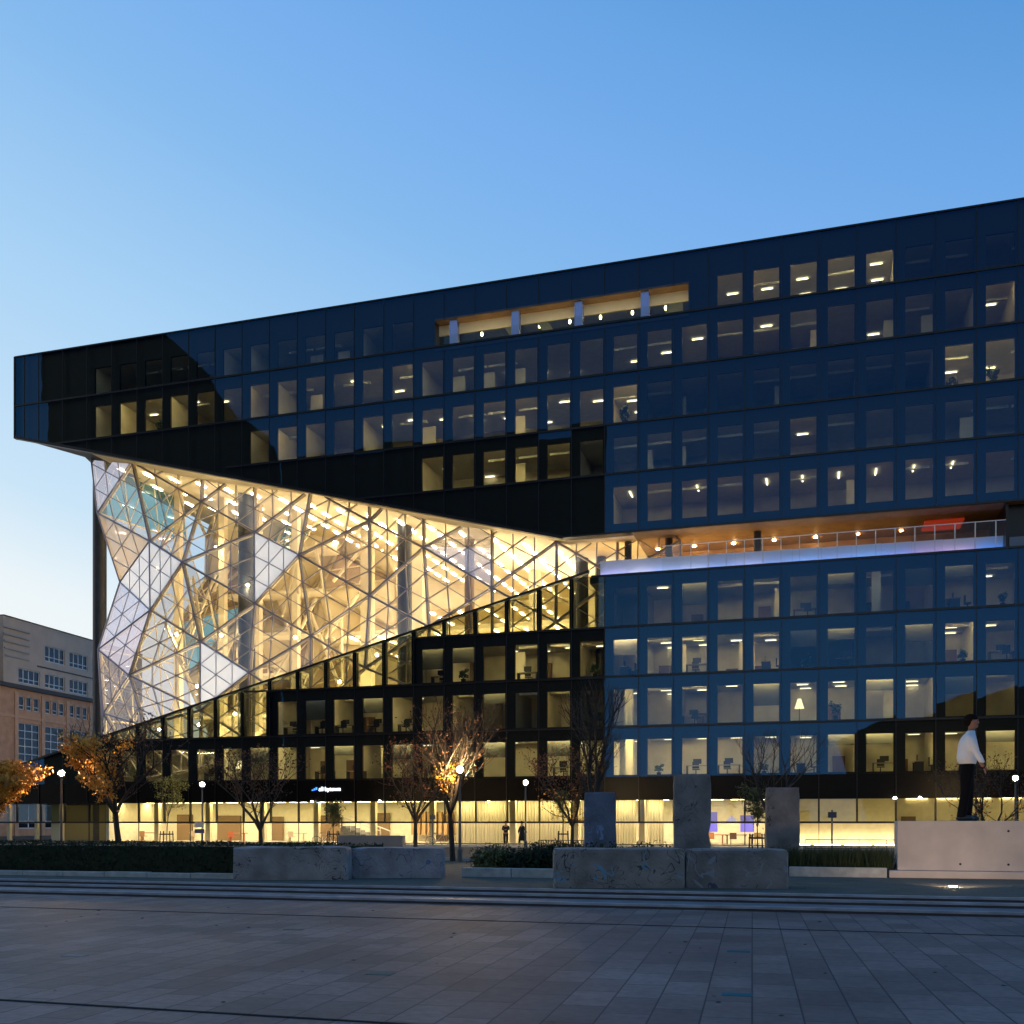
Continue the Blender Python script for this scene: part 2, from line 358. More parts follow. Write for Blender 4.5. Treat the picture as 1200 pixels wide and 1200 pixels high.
# black joints between storeys, fine vertical joints, slanting edges
jt = MB()
for z, a0, a1 in ((L1, A0_, A1_), (L2, -48.9, A1_), (L3, -12.6*B, A1_), (L4, -20.8, A1_), (SOF, -3.2, A1_), (TER, -1.0, A1_), (L7, -6*B, A1_), (L8, -11.9*B, A1_), (L9, -17.6*B, A1_)):
    jt.box(a0, a1, -.06, .06, z-.07, z+.07)
jt.box(A0_, A1_, -.06, .3, ROOF, ROOF+.12)
jt.build('storey_joint', M_mull, bld)
class _VJ:
    def box(s, *a): MB().box(*a).build('vertical_joint', M_mull, bld)
vj = _VJ()
for b in range(-26, 19):
    a = b*B
    zb = max(SOF, up(a)); 
    if a >= A0_-.01:
        if -13.4 < a < 6.1: vj.box(a-.025, a+.025, -.035, .02, zb, L1-.07); vj.box(a-.025, a+.025, -.035, .02, 40.75, ROOF)
        else: vj.box(a-.025, a+.025, -.035, .02, zb, ROOF)
    vj.box(a-.025, a+.025, -.035, .02, GF, min(TER, dn(a)) if a < -1 else TER)
for a in (-20.6*B, -21*B+.03): vj.box(a-.03, a+.03, -.035, .02, up(a), ROOF)
ed = MB()
def slant(a0, a1, f, dz):
    ed.prism([(a0, -.08, f(a0)-dz), (a1, -.08, f(a1)-dz), (a1, -.08, f(a1)+dz), (a0, -.08, f(a0)+dz)], (0, .42, 0))
slant(A0_, -3.2, up, .12); slant(A0L, -1.2, dn, .09)
ed.box(A0_-.12, A0_, -.05, .4, up(A0_)-.1, ROOF+.1)
ed.box(-6*B-.18, -6*B+.1, .03, .3, L8, L7+.5); ed.box(-11*B-.3, -11*B+.1, .03, .3, L9, L8)
ed.build('edge_trim', M_mull, bld)

# rooms behind the windows
EL = {0: 2.2, 1: 4.5, 2: 7.5, 3: 14, 4: 26, 5: 41, 6: 60, 7: 84, 8: 112, 9: 150, 10: 230}
fillE = {k: emit('room fill strip %d' % k, ((.72, .84, 1.0) if k < 3 else (1.0, .90, .66) if k < 4 else (1.0, .80, .40)) if k < 10 else (1, .76, .46), v*1.9) for k, v in EL.items() if v}  # emission of the unseen strips added over the windows
lamps = []
plants_at, desks_at, lampst_at = [], [], []
for (nm, z0, z1, b0, b1, upr, wins) in STO:
    fl, ce, wl, wb, wc = MB(), MB(), MB(), MB(), MB(); ks = sorted(wins)
    head = (z1-.52) if z1 != ROOF else 41.55
    floor = z0+.10
    DEP = 7.0
    runs = []
    for k in ks:
        if runs and runs[-1][-1] == k-1: runs[-1].append(k)
        else: runs.append([k])
    for run in runs:
        a0, a1 = run[0]*B, (run[-1]+1)*B
        fl.box(a0, a1, .30, DEP+.3, (z0+.05 if nm == 'sixth' else z0-(.25 if upr else .02)), floor)
        ce.box(a0, a1, .30, DEP+.3, head, head+.2)
        wl.box(a0-.1, a0+.1, .30, DEP, floor, head); wl.box(a1-.1, a1+.1, .30, DEP, floor, head)
        wl.box(a0, a1, DEP, DEP+.2, floor, head)
        for k in run[:-1]:
            a = (k+1)*B; d = abs(wins[k]-wins[k+1])
            if d >= 3 or rng.random() < .22: wl.box(a-.06, a+.06, .30, DEP, floor, head)
            elif rng.random() < .15: wl.box(a-.6, a+.5, 3.5, 3.7, floor, head-.4)
        if nm in ('second', 'third', 'fourth', 'fifth'):
            for k in run:
                if rng.random() < .27: wb.box(k*B+.16*B, (k+1)*B, .62, .66, head-rng.choice((1.1, 1.5, 1.9)), head)
                if rng.random() < .07: x_ = k*B+rng.uniform(.3, .7)*B; wl.box(x_-.3, x_+.3, 2.2, 2.7, floor, head)
                if rng.random() < .3: x_ = k*B+rng.uniform(.3, .7)*B; wc.box(x_-.45, x_+.45, DEP-.5, DEP-.02, floor, floor+rng.uniform(1, 2.2))
        # ceiling beams
        for k in run:
            if rng.random() < .5: ce.box(k*B+.1, (k+1)*B-.1, 3.1, 3.35, head-.18, head+.01)
    for k in ks:
        l = wins[k]
        if nm in ('second', 'third', 'fourth') and 3 <= l <= 8: l += 1
        if True:
            c = k*B+.55*B
            if nm == 'sixth':
                lamps.append((abs(k), l, [(c-.04, c+.04, 2.6, 4.0)] if rng.random() < .5 else [], head, k))
            else:
                w1 = rng.choice([2.6, 3.2, 3.9, 4.4]) if l >= 4 else rng.choice([4.8, 5.6, 6.2])
                bars = [(c-.4, c+.4, w1, w1+.10)] if l >= 3 and rng.random() < .7 else []
                if l >= 6: bars.append((c-.2, c+.6, w1+2.3, w1+2.40))
                lamps.append((abs(k), l, bars, head, k))
        if nm in ('second', 'third', 'fourth', 'fifth') and l >= 2:
            r = rng.random()
            if r < .28: desks_at.append((nm, k, floor, wins))
            elif r < .42: plants_at.append((nm, k, floor, wins))
            elif r < .48: lampst_at.append((nm, k, floor, wins))
        elif l >= 7 and rng.random() < .5: plants_at.append((nm, k, floor, wins))
    fl.build('floor_slab', M_floorin, bld); ce.build('ceiling', M_ceil, bld); wl.build('partition_wall', M_wallin, bld)
    if wb.v: wb.build('roller_blind', mat('grey roller blind', (.10, .10, .09), .8), bld); wc.build('cabinet', mat('office cabinet', (.16, .09, .04), .6), bld)
lamps.sort(key=lambda t: t[0])
def lamp_geo(mb, bars, h):
    for x0, x1, y0, y1 in bars: mb.box(x0, x1, y0, y1, h-.085, h-.07)
M_line = emit('thin line lamp', (1, .88, .62), 8)
hidden_fill = {}
nl = 0; rest = MB()
for kk_, l, bars, h, k in lamps:
    hidden_fill.setdefault(l, MB()).box(k*B+.2, k*B+B-.1, .45, .53, h-.05, h-.02)  # unseen strip added above each window head to fill the room with light
    if bars and nl < 95:
        nl += 1; mb = MB(); lamp_geo(mb, bars, h); mb.build('ceiling_lamp', M_line, bld)
    elif bars: lamp_geo(rest, bars, h)
if rest.v: o = rest.build('ceiling_lamp', M_line, bld); o['kind'] = 'stuff'
for l, mb in hidden_fill.items(): o = mb.build('hidden_room_fill', fillE[l], bld); o['kind'] = 'stuff'

# body: roof, end walls, back
bd = MB()
bd.prism([(A0_+.15, .35, ROOF-.35), (A1_, .35, ROOF-.35), (A1_, 34.3, ROOF-.35), (-50.6, 34.3, ROOF-.35), (-50.6, 7.6, ROOF-.35), (-48.3, 3, ROOF-.35)], (0, 0, .33))
bd.build('roof', M_black, bld)
bk = MB()
bk.prism([(-48.3, 3.0, 35.1), (-53.2, .3, 36.1), (-53.2, .3, ROOF-.4), (-48.3, 3.0, ROOF-.4)], (.15, .05, 0))
bk.prism([(-50.5, 7.6, 35.4), (-48.3, 3.0, 35.1), (-48.3, 3.0, ROOF-.4), (-50.5, 7.6, ROOF-.4)], (.15, .05, 0))
bk.box(-50.6, -50.4, 8, 34, 35.4, ROOF-.4)
bk.box(-50.6, A1_, 34, 34.3, 23.0, ROOF-.4)
bk.box(-23, A1_, 34, 34.3, 0, 23.0)
bk.box(A1_-.2, A1_, .3, 34, 0, ROOF-.4)
bk.build('rear_wall', M_black, bld)
# sloping underside of the upper block
so = MB()
pts = [(-46, 1.0), (-3.2, 1.0), (-3.2, 34), (-50.5, 34), (-50.5, 8.0), (-46, 8.0)]
so.prism([(a, w_, up(a)+.03) for a, w_ in pts], (0, 0, .35))
so.box(-3.2, 2.0, 1.0, 34, 23.05, 23.4)
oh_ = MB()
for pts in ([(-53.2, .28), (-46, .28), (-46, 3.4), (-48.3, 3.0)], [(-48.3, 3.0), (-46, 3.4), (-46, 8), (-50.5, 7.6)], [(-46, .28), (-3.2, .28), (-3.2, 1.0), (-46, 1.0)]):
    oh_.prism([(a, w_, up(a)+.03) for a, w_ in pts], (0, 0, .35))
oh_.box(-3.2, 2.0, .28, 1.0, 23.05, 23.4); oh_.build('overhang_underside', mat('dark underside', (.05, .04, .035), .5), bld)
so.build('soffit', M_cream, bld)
st = MB(); st.box(2.0, A1_, .28, 7.0, 23.05, 23.4); st.build('loggia_ceiling', M_brown, bld)
# lines of lamps on the sloping underside
M_at = emit('atrium lamp', (1.0, .87, .62), 40)
for i in range(16):
    a = -46.0+i*2.75
    mb = MB()
    for j in range(11):
        w0 = 4.6+j*2.6
        if a > -32 or j % 2 == 0: mb.box(a-.11, a+.11, w0, w0+1.3, up(a)-.115, up(a)-.10)
    mb.build('ceiling_light_row', M_at, bld)
for z, a0, a1 in ((L9, -43.5, -28.5), (L8, -27.8, -15.5), (L7, -15, -.5)):
    for ww, e in ((8.6, 1), (14.0, 1)):
        MB().box(a0+.3, a1-.3, ww, ww+.35, z+.02, z+.05).build('added_terrace_fill', emit('added terrace fill', (1, .86, .60), 88), bld)  # unseen strips added on the terraces to brighten the atrium
# terraces inside the atrium
tr = MB()
for z, a0, a1, w0 in ((L9, A0L, -6*B, .5), (L8, -11*B, -5*B, .5), (L7, -6*B, 0, .5)):
    tr.box(max(a0, -43.9), a1, w0, 33.9, z-.35, z-.02)
tr.box(-30, 6, 15, 33.9, TER-.4, TER); tr.box(-24, 6, 21, 33.9, SOF-.2, SOF+.2); tr.box(-34, 6, 24, 33.9, L7, L7+.3)
tr.box(-34, 6, 33.6, 33.95, 8, 36)
tr.build('terrace', M_cream, bld)
for z, w0, n in ((TER-.4, 15.6, 6), (SOF-.2, 21.6, 4)):
    for i in range(11):
        a = -28+i*2.9; mb = MB()
        for j in range(n): mb.box(a-.11, a+.11, w0+j*2.8, w0+j*2.8+1.4, z-.10, z-.085)
        mb.build('ceiling_light_row', M_at, bld)
for a, w_ in ((-24.6, 12.0), (-19.8, 12.5), (-9.5, 15.5), (-3.8, 13.5)):
    MB().box(a-.55, a+.55, w_-.4, w_+.4, 8.4, up(min(a, -3.2))).build('pilaster', M_cream, bld)
for a, r in ((-33.9, .75), (-18.65, .62), (-12.8, .42), (-3.15, .5), (-1.6, .42)):
    zt = up(a) if a < -3.2 else 23.05
    zb = L8 if a > -15 else (L9 if a > -28 else 5.1)
    MB().lathe([(r, zb), (r, zt+.1)], (a, 6.5, 0), 24).build('column', M_dkcol if a != -12.8 else mat('bronze column', (.20, .13, .08), .5), bld, smooth=False)
MB().lathe([(.62, 0), (.62, 35.5)], (-49.5, 6.5, 0), 24).build('column', M_dkcol, bld)

# ------------------------------------------------------------------ faceted atrium skin (metres: along, height, behind)
V = dict(X0=(-48.3, 36.5, 3.5), A=(-42.78, 33.44, 2.2), B=(-47.94, 29.96, 4.2), C=(-40.22, 25.99, 1.2), D=(-36.68, 29.79, 3.6), E=(-36.3, 23.66, 0.2),
 F=(-45.74, 23.56, 4.5), G=(-30.82, 26.39, 2.6), H=(-25.76, 23.69, 1.0), I=(-19.77, 26.16, 1.6), J=(-30.8, 20.34, 2.6), K=(-20.19, 20.34, 2.6),
 L=(-40.29, 20.06, 1.4), M=(-47.85, 17.48, 4.2), N=(-43.8, 14.83, 3.2), O=(-35.96, 17.3, 2.4), Q=(-25.62, 17.33, 2.8), R=(-30.16, 14.11, 0.6),
 S=(-36.09, 11.4, 2.6), T=(-40.97, 10.1, 1.4), U=(-46.66, 11.51, 3.4), D1=(-36.25, 36.1, 3.0), G1=(-30.9, 32.39, 2.6), H1=(-24.82, 29.06, 1.2),
 W=(-15.67, 24.11, 3.2), W1=(-15.1, 29.99, 1.6), X1=(-9.25, 19.99, 1.4), X2=(-9.63, 26.47, 2.6), Y1=(-4.15, 23.3, 1.8), Y2=(-4.43, 17.27, 2.6),
 Z1=(-14.44, 17.21, 1.2), K2=(-20.61, 14.4, 2.6), Q2=(-25.38, 10.6, 2.2), V1=(.41, 20.4, 2.4), U1=(5.29, 22.76, 2.2), R2=(-31.04, 8.58, 2.0),
 A0=(-42.0, 38.5, 2.0), Z2=(-15.05, 12.1, 2.4), V2=(.48, 14.08, 2.0), X3=(-9.5, 13.9, 2.2), S2=(-35.76, 6.34, 2.0), I1=(-20.23, 32.79, 2.6),
 M2=(-47.6, 11.0, 4.4), T2=(-41.5, 5.5, 2.0), U2=(-46.8, 6.0, 3.4),
 V0=(.6, 26.2, 2.4), U2b=(5.4, 17.6, 2.2), U3=(9.6, 20.4, 2.4))
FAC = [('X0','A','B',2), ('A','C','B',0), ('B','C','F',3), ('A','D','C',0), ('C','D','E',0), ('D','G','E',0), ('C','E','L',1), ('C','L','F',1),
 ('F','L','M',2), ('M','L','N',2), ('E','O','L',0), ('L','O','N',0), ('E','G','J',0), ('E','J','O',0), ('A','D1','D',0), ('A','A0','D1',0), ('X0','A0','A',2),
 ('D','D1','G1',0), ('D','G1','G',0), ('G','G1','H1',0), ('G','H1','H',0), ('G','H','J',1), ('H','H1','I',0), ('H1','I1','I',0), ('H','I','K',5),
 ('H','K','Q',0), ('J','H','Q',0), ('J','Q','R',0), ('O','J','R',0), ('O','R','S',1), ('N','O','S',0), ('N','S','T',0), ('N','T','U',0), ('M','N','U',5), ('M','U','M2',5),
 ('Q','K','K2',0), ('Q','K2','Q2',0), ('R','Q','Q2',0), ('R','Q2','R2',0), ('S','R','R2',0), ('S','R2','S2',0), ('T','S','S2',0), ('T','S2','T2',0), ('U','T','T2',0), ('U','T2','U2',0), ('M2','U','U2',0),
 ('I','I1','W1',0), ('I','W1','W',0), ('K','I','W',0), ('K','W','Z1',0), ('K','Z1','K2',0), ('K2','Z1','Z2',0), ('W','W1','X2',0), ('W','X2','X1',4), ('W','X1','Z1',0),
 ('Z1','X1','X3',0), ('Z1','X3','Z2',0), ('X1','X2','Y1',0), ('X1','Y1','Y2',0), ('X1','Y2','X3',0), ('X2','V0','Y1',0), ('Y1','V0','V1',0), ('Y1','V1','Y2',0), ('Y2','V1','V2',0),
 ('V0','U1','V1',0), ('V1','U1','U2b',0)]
M_sheen5 = glass('painted faint sheen glass', gloss=(.8, .82, 1), trans=(.9, .88, .88), ior=1.5, add=.06, cover=.18, cover_col=(.85, .75, .8))  # weak reflection painted onto the glass as a thin pale layer
FM = {0: M_sheen0, 1: M_sheen1, 2: M_sheen2, 3: M_sheen3, 4: M_sheen2, 5: M_sheen5}
def lo(a): return 8.72 if a < -28.1 else (12.46 if a < -15.1 else (16.13 if a < .1 else 19.98))
def ok(p):
    a, w_, z = p
    if z < lo(a)+.02 and not (z > 5.2 and a < -28.1 and z < 8.6): return False
    lim = up(a)+.05 if a < -3.2 else 23.05
    return z < lim
LD = Vector
P3 = {k: Vector((v[0], v[2], v[1])) for k, v in V.items()}
minor, major = {}, {}
def key(p): return (round(p.x, 2), round(p.y, 2), round(p.z, 2))
steel = MB()
def clipbar(mb, p, q, r, n=5):
    a, b = ok(p), ok(q)
    if not a and not b: return
    if not (a and b):
        if not a: p, q = q, p
        u, v = 0.0, 1.0
        for _ in range(8):
            m = (u+v)/2
            if ok(p.lerp(q, m)): u = m
            else: v = m
        q = p.lerp(q, u)
    mb.tube(p, q, r, r, n)
done = set()
mi, mj, inn = MB(), MB(), MB()
for fi, (a, b, c, k) in enumerate(FAC):
    pa, pb, pc = P3[a], P3[b], P3[c]; g = MB(); N = 3
    def pt(i, j): return pa+(pb-pa)*(i/N)+(pc-pa)*(j/N)
    for i in range(N):
        for j in range(N-i):
            tris = [(pt(i, j), pt(i+1, j), pt(i, j+1))]
            if i+j < N-1: tris.append((pt(i+1, j), pt(i+1, j+1), pt(i, j+1)))
            for t in tris:
                if ok((t[0]+t[1]+t[2])/3) or sum(ok(x) for x in t) >= 2: g.poly(t)
            for (p, q) in ((pt(i, j), pt(i+1, j)), (pt(i, j), pt(i, j+1)), (pt(i+1, j), pt(i, j+1))):
                kk = tuple(sorted((key(p), key(q))))
                if kk in done: continue
                done.add(kk); clipbar(mi, p, q, .038, 5)
                clipbar(inn, p+Vector((0, .16, 0)), q+Vector((0, .16, 0)), .032, 4)
    for (p, q) in ((a, b), (b, c), (c, a)):
        kk = tuple(sorted((p, q)))
        if kk in done: continue
        done.add(kk); clipbar(mj, P3[p], P3[q], .075, 6)
        for t in range(3):
            p0 = P3[p].lerp(P3[q], t/3); p1 = P3[p].lerp(P3[q], (t+1)/3)
            clipbar(steel, p0+Vector((0, .34, 0)), p1+Vector((0, .34, 0)), .11, 6)
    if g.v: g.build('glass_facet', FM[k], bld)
mi.build('glazing_bar', M_bar, bld); mj.build('fold_beam', M_bar, bld); inn.build('inner_flange', M_steel, bld); steel.build('steel_frame', M_steel, bld)
# west return and the far skin seen through the left end
far = MB(); farb = MB()
cols = [-46.5, -41.5, -36.5, -31.5, -26.5]
grid = [[Vector((x+rng.uniform(-.8, .8), 17+3.5*math.sin(i*2.1+j*1.7)+i*.8, 6+j*5.2+(2.6 if i % 2 else 0)+rng.uniform(-.5, .5))) for j in range(7)] for i, x in enumerate(cols)]
def inside(p): return p.z < up(p.x)-.2 and p.z > 8.8
pan = {0: MB(), 1: MB(), 2: MB()}
for i in range(4):
    for j in range(6):
        q = [grid[i][j], grid[i+1][j], grid[i+1][j+1], grid[i][j+1]]
        for t in ((q[0], q[1], q[2]), (q[0], q[2], q[3])):
            cen = (t[0]+t[1]+t[2])/3
            for u in range(3):
                if inside(t[u]) or inside(t[(u+1) % 3]):
                    far.tube(t[u], t[(u+1) % 3], .17, .17, 6)
                    mm = (t[u]+t[(u+1) % 3])/2; oo = (t[(u+2) % 3]+t[u])/2; farb.tube(mm, oo, .07, .07, 5)
            if cen.z > 8.8 and cen.z < up(cen.x)+1:
                pan[rng.choice([0, 1, 1, 1, 1, 2]) if i < 3 else rng.choice([0, 1, 1, 1])].poly([tuple(x+Vector((0, .25, 0))) for x in t])
far.build('rear_steel_frame', M_steel, bld); farb.build('rear_glazing_bar', M_steel, bld)
pan[0].build('rear_panel', mat('brown interior panel', (.34, .24, .15), .6, var=.2, scale=.5), bld)
pan[1].build('rear_wall_lining', M_cream, bld); pan[2].build('rear_glass', M_teal, bld)
wsb = MB(); M_brownp = MATS['brown interior panel']
lft = ['X0', 'B', 'F', 'M', 'M2', 'U2']
for i in range(len(lft)-1):
    p, q = P3[lft[i]], P3[lft[i+1]]; d = Vector((2.0, 11, 0))
    MB().poly([p, q, q+d, p+d]).build('side_glass', (M_teal, M_sheen5, M_sheen5, M_sheen5, M_sheen5)[i], bld)
    for s in range(4):
        e = d*(s/3)
        if s: wsb.tube(p+e, q+e, .07, .07, 5)
        if s < 3: wsb.tube(p+e, q+e+d/3, .06, .06, 5); wsb.tube(q+e, p+e+d/3, .06, .06, 5)
    wsb.tube(p, p+d, .09, .09, 5)
wsb.build('side_glazing_bar', M_steel, bld)
# big raking cream beams, floors and stairs in the left of the void
bm = MB()
for i in range(30):
    a = rng.uniform(-45, -26); w0 = rng.uniform(5.5, 14); z = rng.uniform(9, 27)
    p = Vector((a, w0, z)); q = p+Vector((rng.uniform(-4.5, 4.5), rng.uniform(-2, 3), rng.uniform(3, 8)*rng.choice((1, -1))))
    if q.z > up(q.x)-.5: q.z = up(q.x)-.5
    if q.z < 8.8: q.z = 8.8
    bm.tube(p, q, rng.uniform(.09, .19), None, 6)
for a in (-43.0, -38.2, -34.5, -30.6): bm.box(a-.3, a+.3, 9.2, 9.8, 8.7, up(a))
bm.build('raking_beam', M_steel, bld)
fl = MB()
for i, z in enumerate((12.4, 16.1, 20, 24, 28)):
    fl.box(-45+i*1.5, -33+i*.9, 13.5, 16, z-.3, z)
fl.build('gallery', M_cream, bld)
M_fl = emit('atrium flood lamp', (1.0, .80, .44), 420)
for i, (a, w_, z) in enumerate([(-43, 6.5, 10.2), (-38.5, 6.0, 10.5), (-40, 8, 14.3), (-34.5, 5.5, 11.3), (-30, 6, 12.2), (-41.5, 7, 19), (-36.5, 6.5, 18.6), (-33, 5.2, 22.6), (-28.5, 5.5, 17.8), (-38, 8, 27), (-25, 7, 14), (-21, 6, 16), (-15, 7, 15.2), (-10, 8, 17.5), (-43.0, 6.2, 25.0)]):
    MB().ball((a, w_, z), .13, 10, 6).build('flood_lamp', M_fl, bld)

# ------------------------------------------------------------------ loggia slot (sixth-floor gap) on the right
a0, a1 = -1.0, 27.2
t = MB(); t.box(-1.2, A1_, .3, 8, 19.5, TER); t.build('loggia_floor', M_floorin, bld)
t = MB(); t.box(2.5, A1_, 6.8, 7.0, TER, 23.05); t.build('loggia_back_wall', mat('amber back wall', (.34, .20, .09), .5, var=.3, scale=.5), bld)
t = MB(); t.box(27.25, A1_, .9, 1.0, TER+.9, 23.05); t.box(27.2, 27.35, .3, 7, TER, 23.05); t.build('loggia_end_wall', M_mull, bld)
t = MB(); t.box(27.4, A1_, .25, .28, TER, TER+.75); t.build('loggia_parapet', mat('slate parapet', (.08, .12, .2), .3), bld)
cl_ = [(.42, .42, .90), (.62, .64, 1), (.28, .40, .90), (.42, .52, 1), (.20, .34, .90), (.34, .42, .95), (.15, .28, .80), (.15, .34, .95), (.14, .26, .8), (.10, .32, .95), (.13, .22, .8), (.32, .20, .58), (.42, .28, .60), (.01, .18, .85)]
seg = (a1+.8)/len(cl_)
for i, c in enumerate(cl_):
    x0 = -.6+i*seg; zt = TER+1.42-.02*i
    if x0 > 26.5: continue
    MB().box(x0, x0+seg-.01, 1.3, 1.36, TER+.02, zt).build('lit_screen', mat('white glass screen', (.78, .78, .80), .5), bld); MB().box(x0+.05, x0+seg-.06, .98, 1.06, TER+.03, TER+.06).build('led_strip', emit('led strip %d' % i, c, 26), bld)
pm = MB(); rr = MB()
i = 0; a = 6.3
while a < 27.2:
    MB().box(a-.035, a+.035, .3, .36, TER, TER+1.95).build('windscreen_post', mat('pale metal', (.62, .60, .58), .35, metal=.3), bld); a += 1.268
rr.box(4.2, 27.2, .29, .37, TER+1.93, TER+1.98)
rr.build('top_rail', MATS['pale metal'], bld)
g = MB().poly([(4.2, .33, TER), (27.2, .33, TER), (27.2, .33, TER+1.93), (4.2, .33, TER+1.93)]); g.build('windscreen', M_clear, bld)
for a in (1.3, 4.4, 10.9): MB().lathe([(.28, TER), (.28, 23.05)], (a, 2.6, 0), 16).build('column', M_dkcol, bld)
M_amb = emit('amber lamp', (1, .60, .24), 170)
for i, a in enumerate((3.2, 6, 9, 12, 15, 18, 21, 24)):
    MB().lathe([(.12, 22.98), (.12, 23.04)], (a, 5.2, 0), 10).build('downlight', M_amb if i < 5 else emit('dim amber lamp', (1, .5, .2), 70), bld)
for x0, x1, e_ in ((-1, 9, 14), (9, 16, 7), (16, 22, 2.5)):
    MB().box(x0+.1, x1-.1, 3.6, 4.2, 20.3, 20.36).build('hidden_ceiling_fill', emit('hidden ceiling fill %.1f' % e_, (1, .62, .24), e_), bld)  # added out of sight behind the screen to wash the ceiling amber
MB().box(22.4, 25.0, 3.0, 5.5, 22.9, 23.0).build('red_lamp_panel', emit('red lamp', (1, .07, .015), .22), bld)
for a, s in ((11.6, 30), (12.9, 18), (18.9, 40), (7.6, 12)): MB().ball((a, 2.2, TER+1.2), .09, 8, 5).build('wall_lamp', emit('white lamp', (1, .95, .85), 25), bld)
# loggia in the top storey
t = MB(); t.box(-13.44, 6.16, .1, 4, 40.75, 40.9); t.build('loggia_ceiling', M_brown, bld)
t = MB(); t.box(-13.44, 6.16, .1, 9, 38.4, L1+.02); t.box(-13.5, -13.44, .1, 9, L1, 40.75); t.box(6.16, 6.22, .1, 9, L1, 40.75); t.build('loggia_floor', M_dkcol, bld)
t = MB(); t.box(-13.44, 6.16, .95, 1.15, 39.98, 40.74)
for a in (-7.6, -5.0): t.prism([(a-.5, 1.2, 40.0), (a+.35, 1.2, 40.0), (a+1.2, 1.2, L1), (a+.35, 1.2, L1)], (0, .2, 0))
t.box(4.4, 5.6, 1.2, 1.4, L1, 40.0); t.build('loggia_beam', M_cream, bld)
t = MB(); t.box(-13.44, 6.16, 7, 7.2, L1, 41.4); t.box(-13.44, 6.16, 1.2, 7, 41.3, 41.4); t.build('loggia_room', mat('grey room lining', (.22, .20, .16), .8), bld)
MB().poly([(-13.44, 1.05, L1), (6.16, 1.05, L1), (6.16, 1.05, 39.98), (-13.44, 1.05, 39.98)]).build('loggia_glazing', M_grey, bld)
MB().poly([(-13.44, .12, L1), (6.16, .12, L1), (6.16, .12, L1+.9), (-13.44, .12, L1+.9)]).build('loggia_balustrade', M_clear, bld)
for a in (-12.0, -7.0, -2.05, 2.95):
    MB().box(a-.3, a+.3, .25, .85, L1, 40.75).build('loggia_column', mat('column in painted blue light', (.35, .42, .75), .25, metal=.6), bld)  # blue light falling on the columns is put into their base colour
for a in (-10.2, -7.9, -5.5, -3.1, -.7, 1.75, 4.25):
    MB().ball((a, 1.9, 40.12), .10, 8, 5, sz=1.7).build('pendant_lamp', emit('pendant', (1, .93, .7), 40), bld)
MB().box(-13, 6, .35, .5, 38.73, 38.77).build('hidden_floor_fill', emit('cove lamp', (1, .80, .42), 13), bld)  # unseen strip added behind the floor edge to light the loggia

# ------------------------------------------------------------------ ground floor
fa = MB(); fa.box(A0L, A1_, .05, .5, GF, L10); fa.build('fascia', M_fascia, bld)
g = MB(); g.poly([(A0L, .25, .05), (A1_, .25, .05), (A1_, .25, 1.65), (A0L, .25, 1.65)]); g.build('shop_glass', M_clear, bld)
g = MB(); g.poly([(A0L, .25, 1.65), (A1_, .25, 1.65), (A1_, .25, GF), (A0L, .25, GF)]); g.build('transom_glass', M_tintl, bld)
m = MB(); m.box(A0L, A1_, .18, .34, 1.60, 1.74)
b = -26*B
while b < A1_: m.box(b-.06, b+.06, .18, .38, 1.74, GF); b += B
b = -26*B
while b < A1_: m.box(b-.02, b+.02, .22, .30, .05, 1.6); b += 2*B
m.box(A0L, A1_, .15, .35, 0, .06); m.build('shopfront_frame', M_mull, bld)
fl = MB(); fl.box(-44, A1_, .3, 14, -.05, .02); fl.build('lobby_floor', mat('polished lobby floor', (.50, .46, .38), .25), bld)
ce = MB(); ce.box(A0L, A1_, .5, 14, GF+.15, GF+.35); ce.build('lobby_ceiling', M_ceil, bld)
lw_ = MB(); lw_.box(-44, 12.2, 8.5, 8.7, 0, GF+.15); lw_.box(-44, -43.7, .4, 8.5, 0, GF+.15)
lw_.box(12.2, 12.5, .4, 8.5, 0, GF+.15); lw_.box(12.5, 20.4, 3.5, 3.7, 0, GF+.15); lw_.box(20.4, A1_, 5.5, 5.7, 0, GF+.15); lw_.build('lobby_wall', mat('lobby wall', (.78, .71, .54), .7, var=.06), bld)
# pleated curtain between the columns in the middle
cu = MB(); n = 240
x0, x1 = -12.6, 4.0
pp = [(x0+(x1-x0)*i/n, 2.6+.07*math.sin(i*1.9)) for i in range(n+1)]
for (xa, ya), (xb, yb) in zip(pp, pp[1:]):
    if (xa-x0) % 5.1 < 4.3: cu.add([(xa, ya, .03), (xb, yb, .03), (xb, yb, GF+.1), (xa, ya, GF+.1)], [(0, 1, 2, 3)])
cu.build('curtain', mat('cream curtain', (.80, .71, .50), .9), bld, smooth=True)
lc = MB()
for a in (-39.8, -34.7, -29.5, -24.5, -19.4, -14.3, -7.6, -2.6, 2.5): lc.box(a-.22, a+.22, 1.6, 2.0, 0, GF+.15)
lc.build('lobby_column', M_cream, bld)
x = MB(); x.box(-59.2, -58.6, .5, 1.0, 0, GF); x.box(-49.9, -49.0, .6, 1.2, 0, GF); x.box(-54.6, -54.3, .5, .8, 0, GF); x.box(-51.6, -51.35, .5, .8, 0, GF); x.build('entrance_pier', M_cream, bld)
x = MB(); x.box(-53.5, -45.5, 6, 6.2, 0, GF); x.build('entrance_wall', mat('olive lobby wall', (.22, .20, .12), .6), bld)
M_lob = emit('lobby lamp', (1.0, .82, .50), 46)
k = 0; a = -43
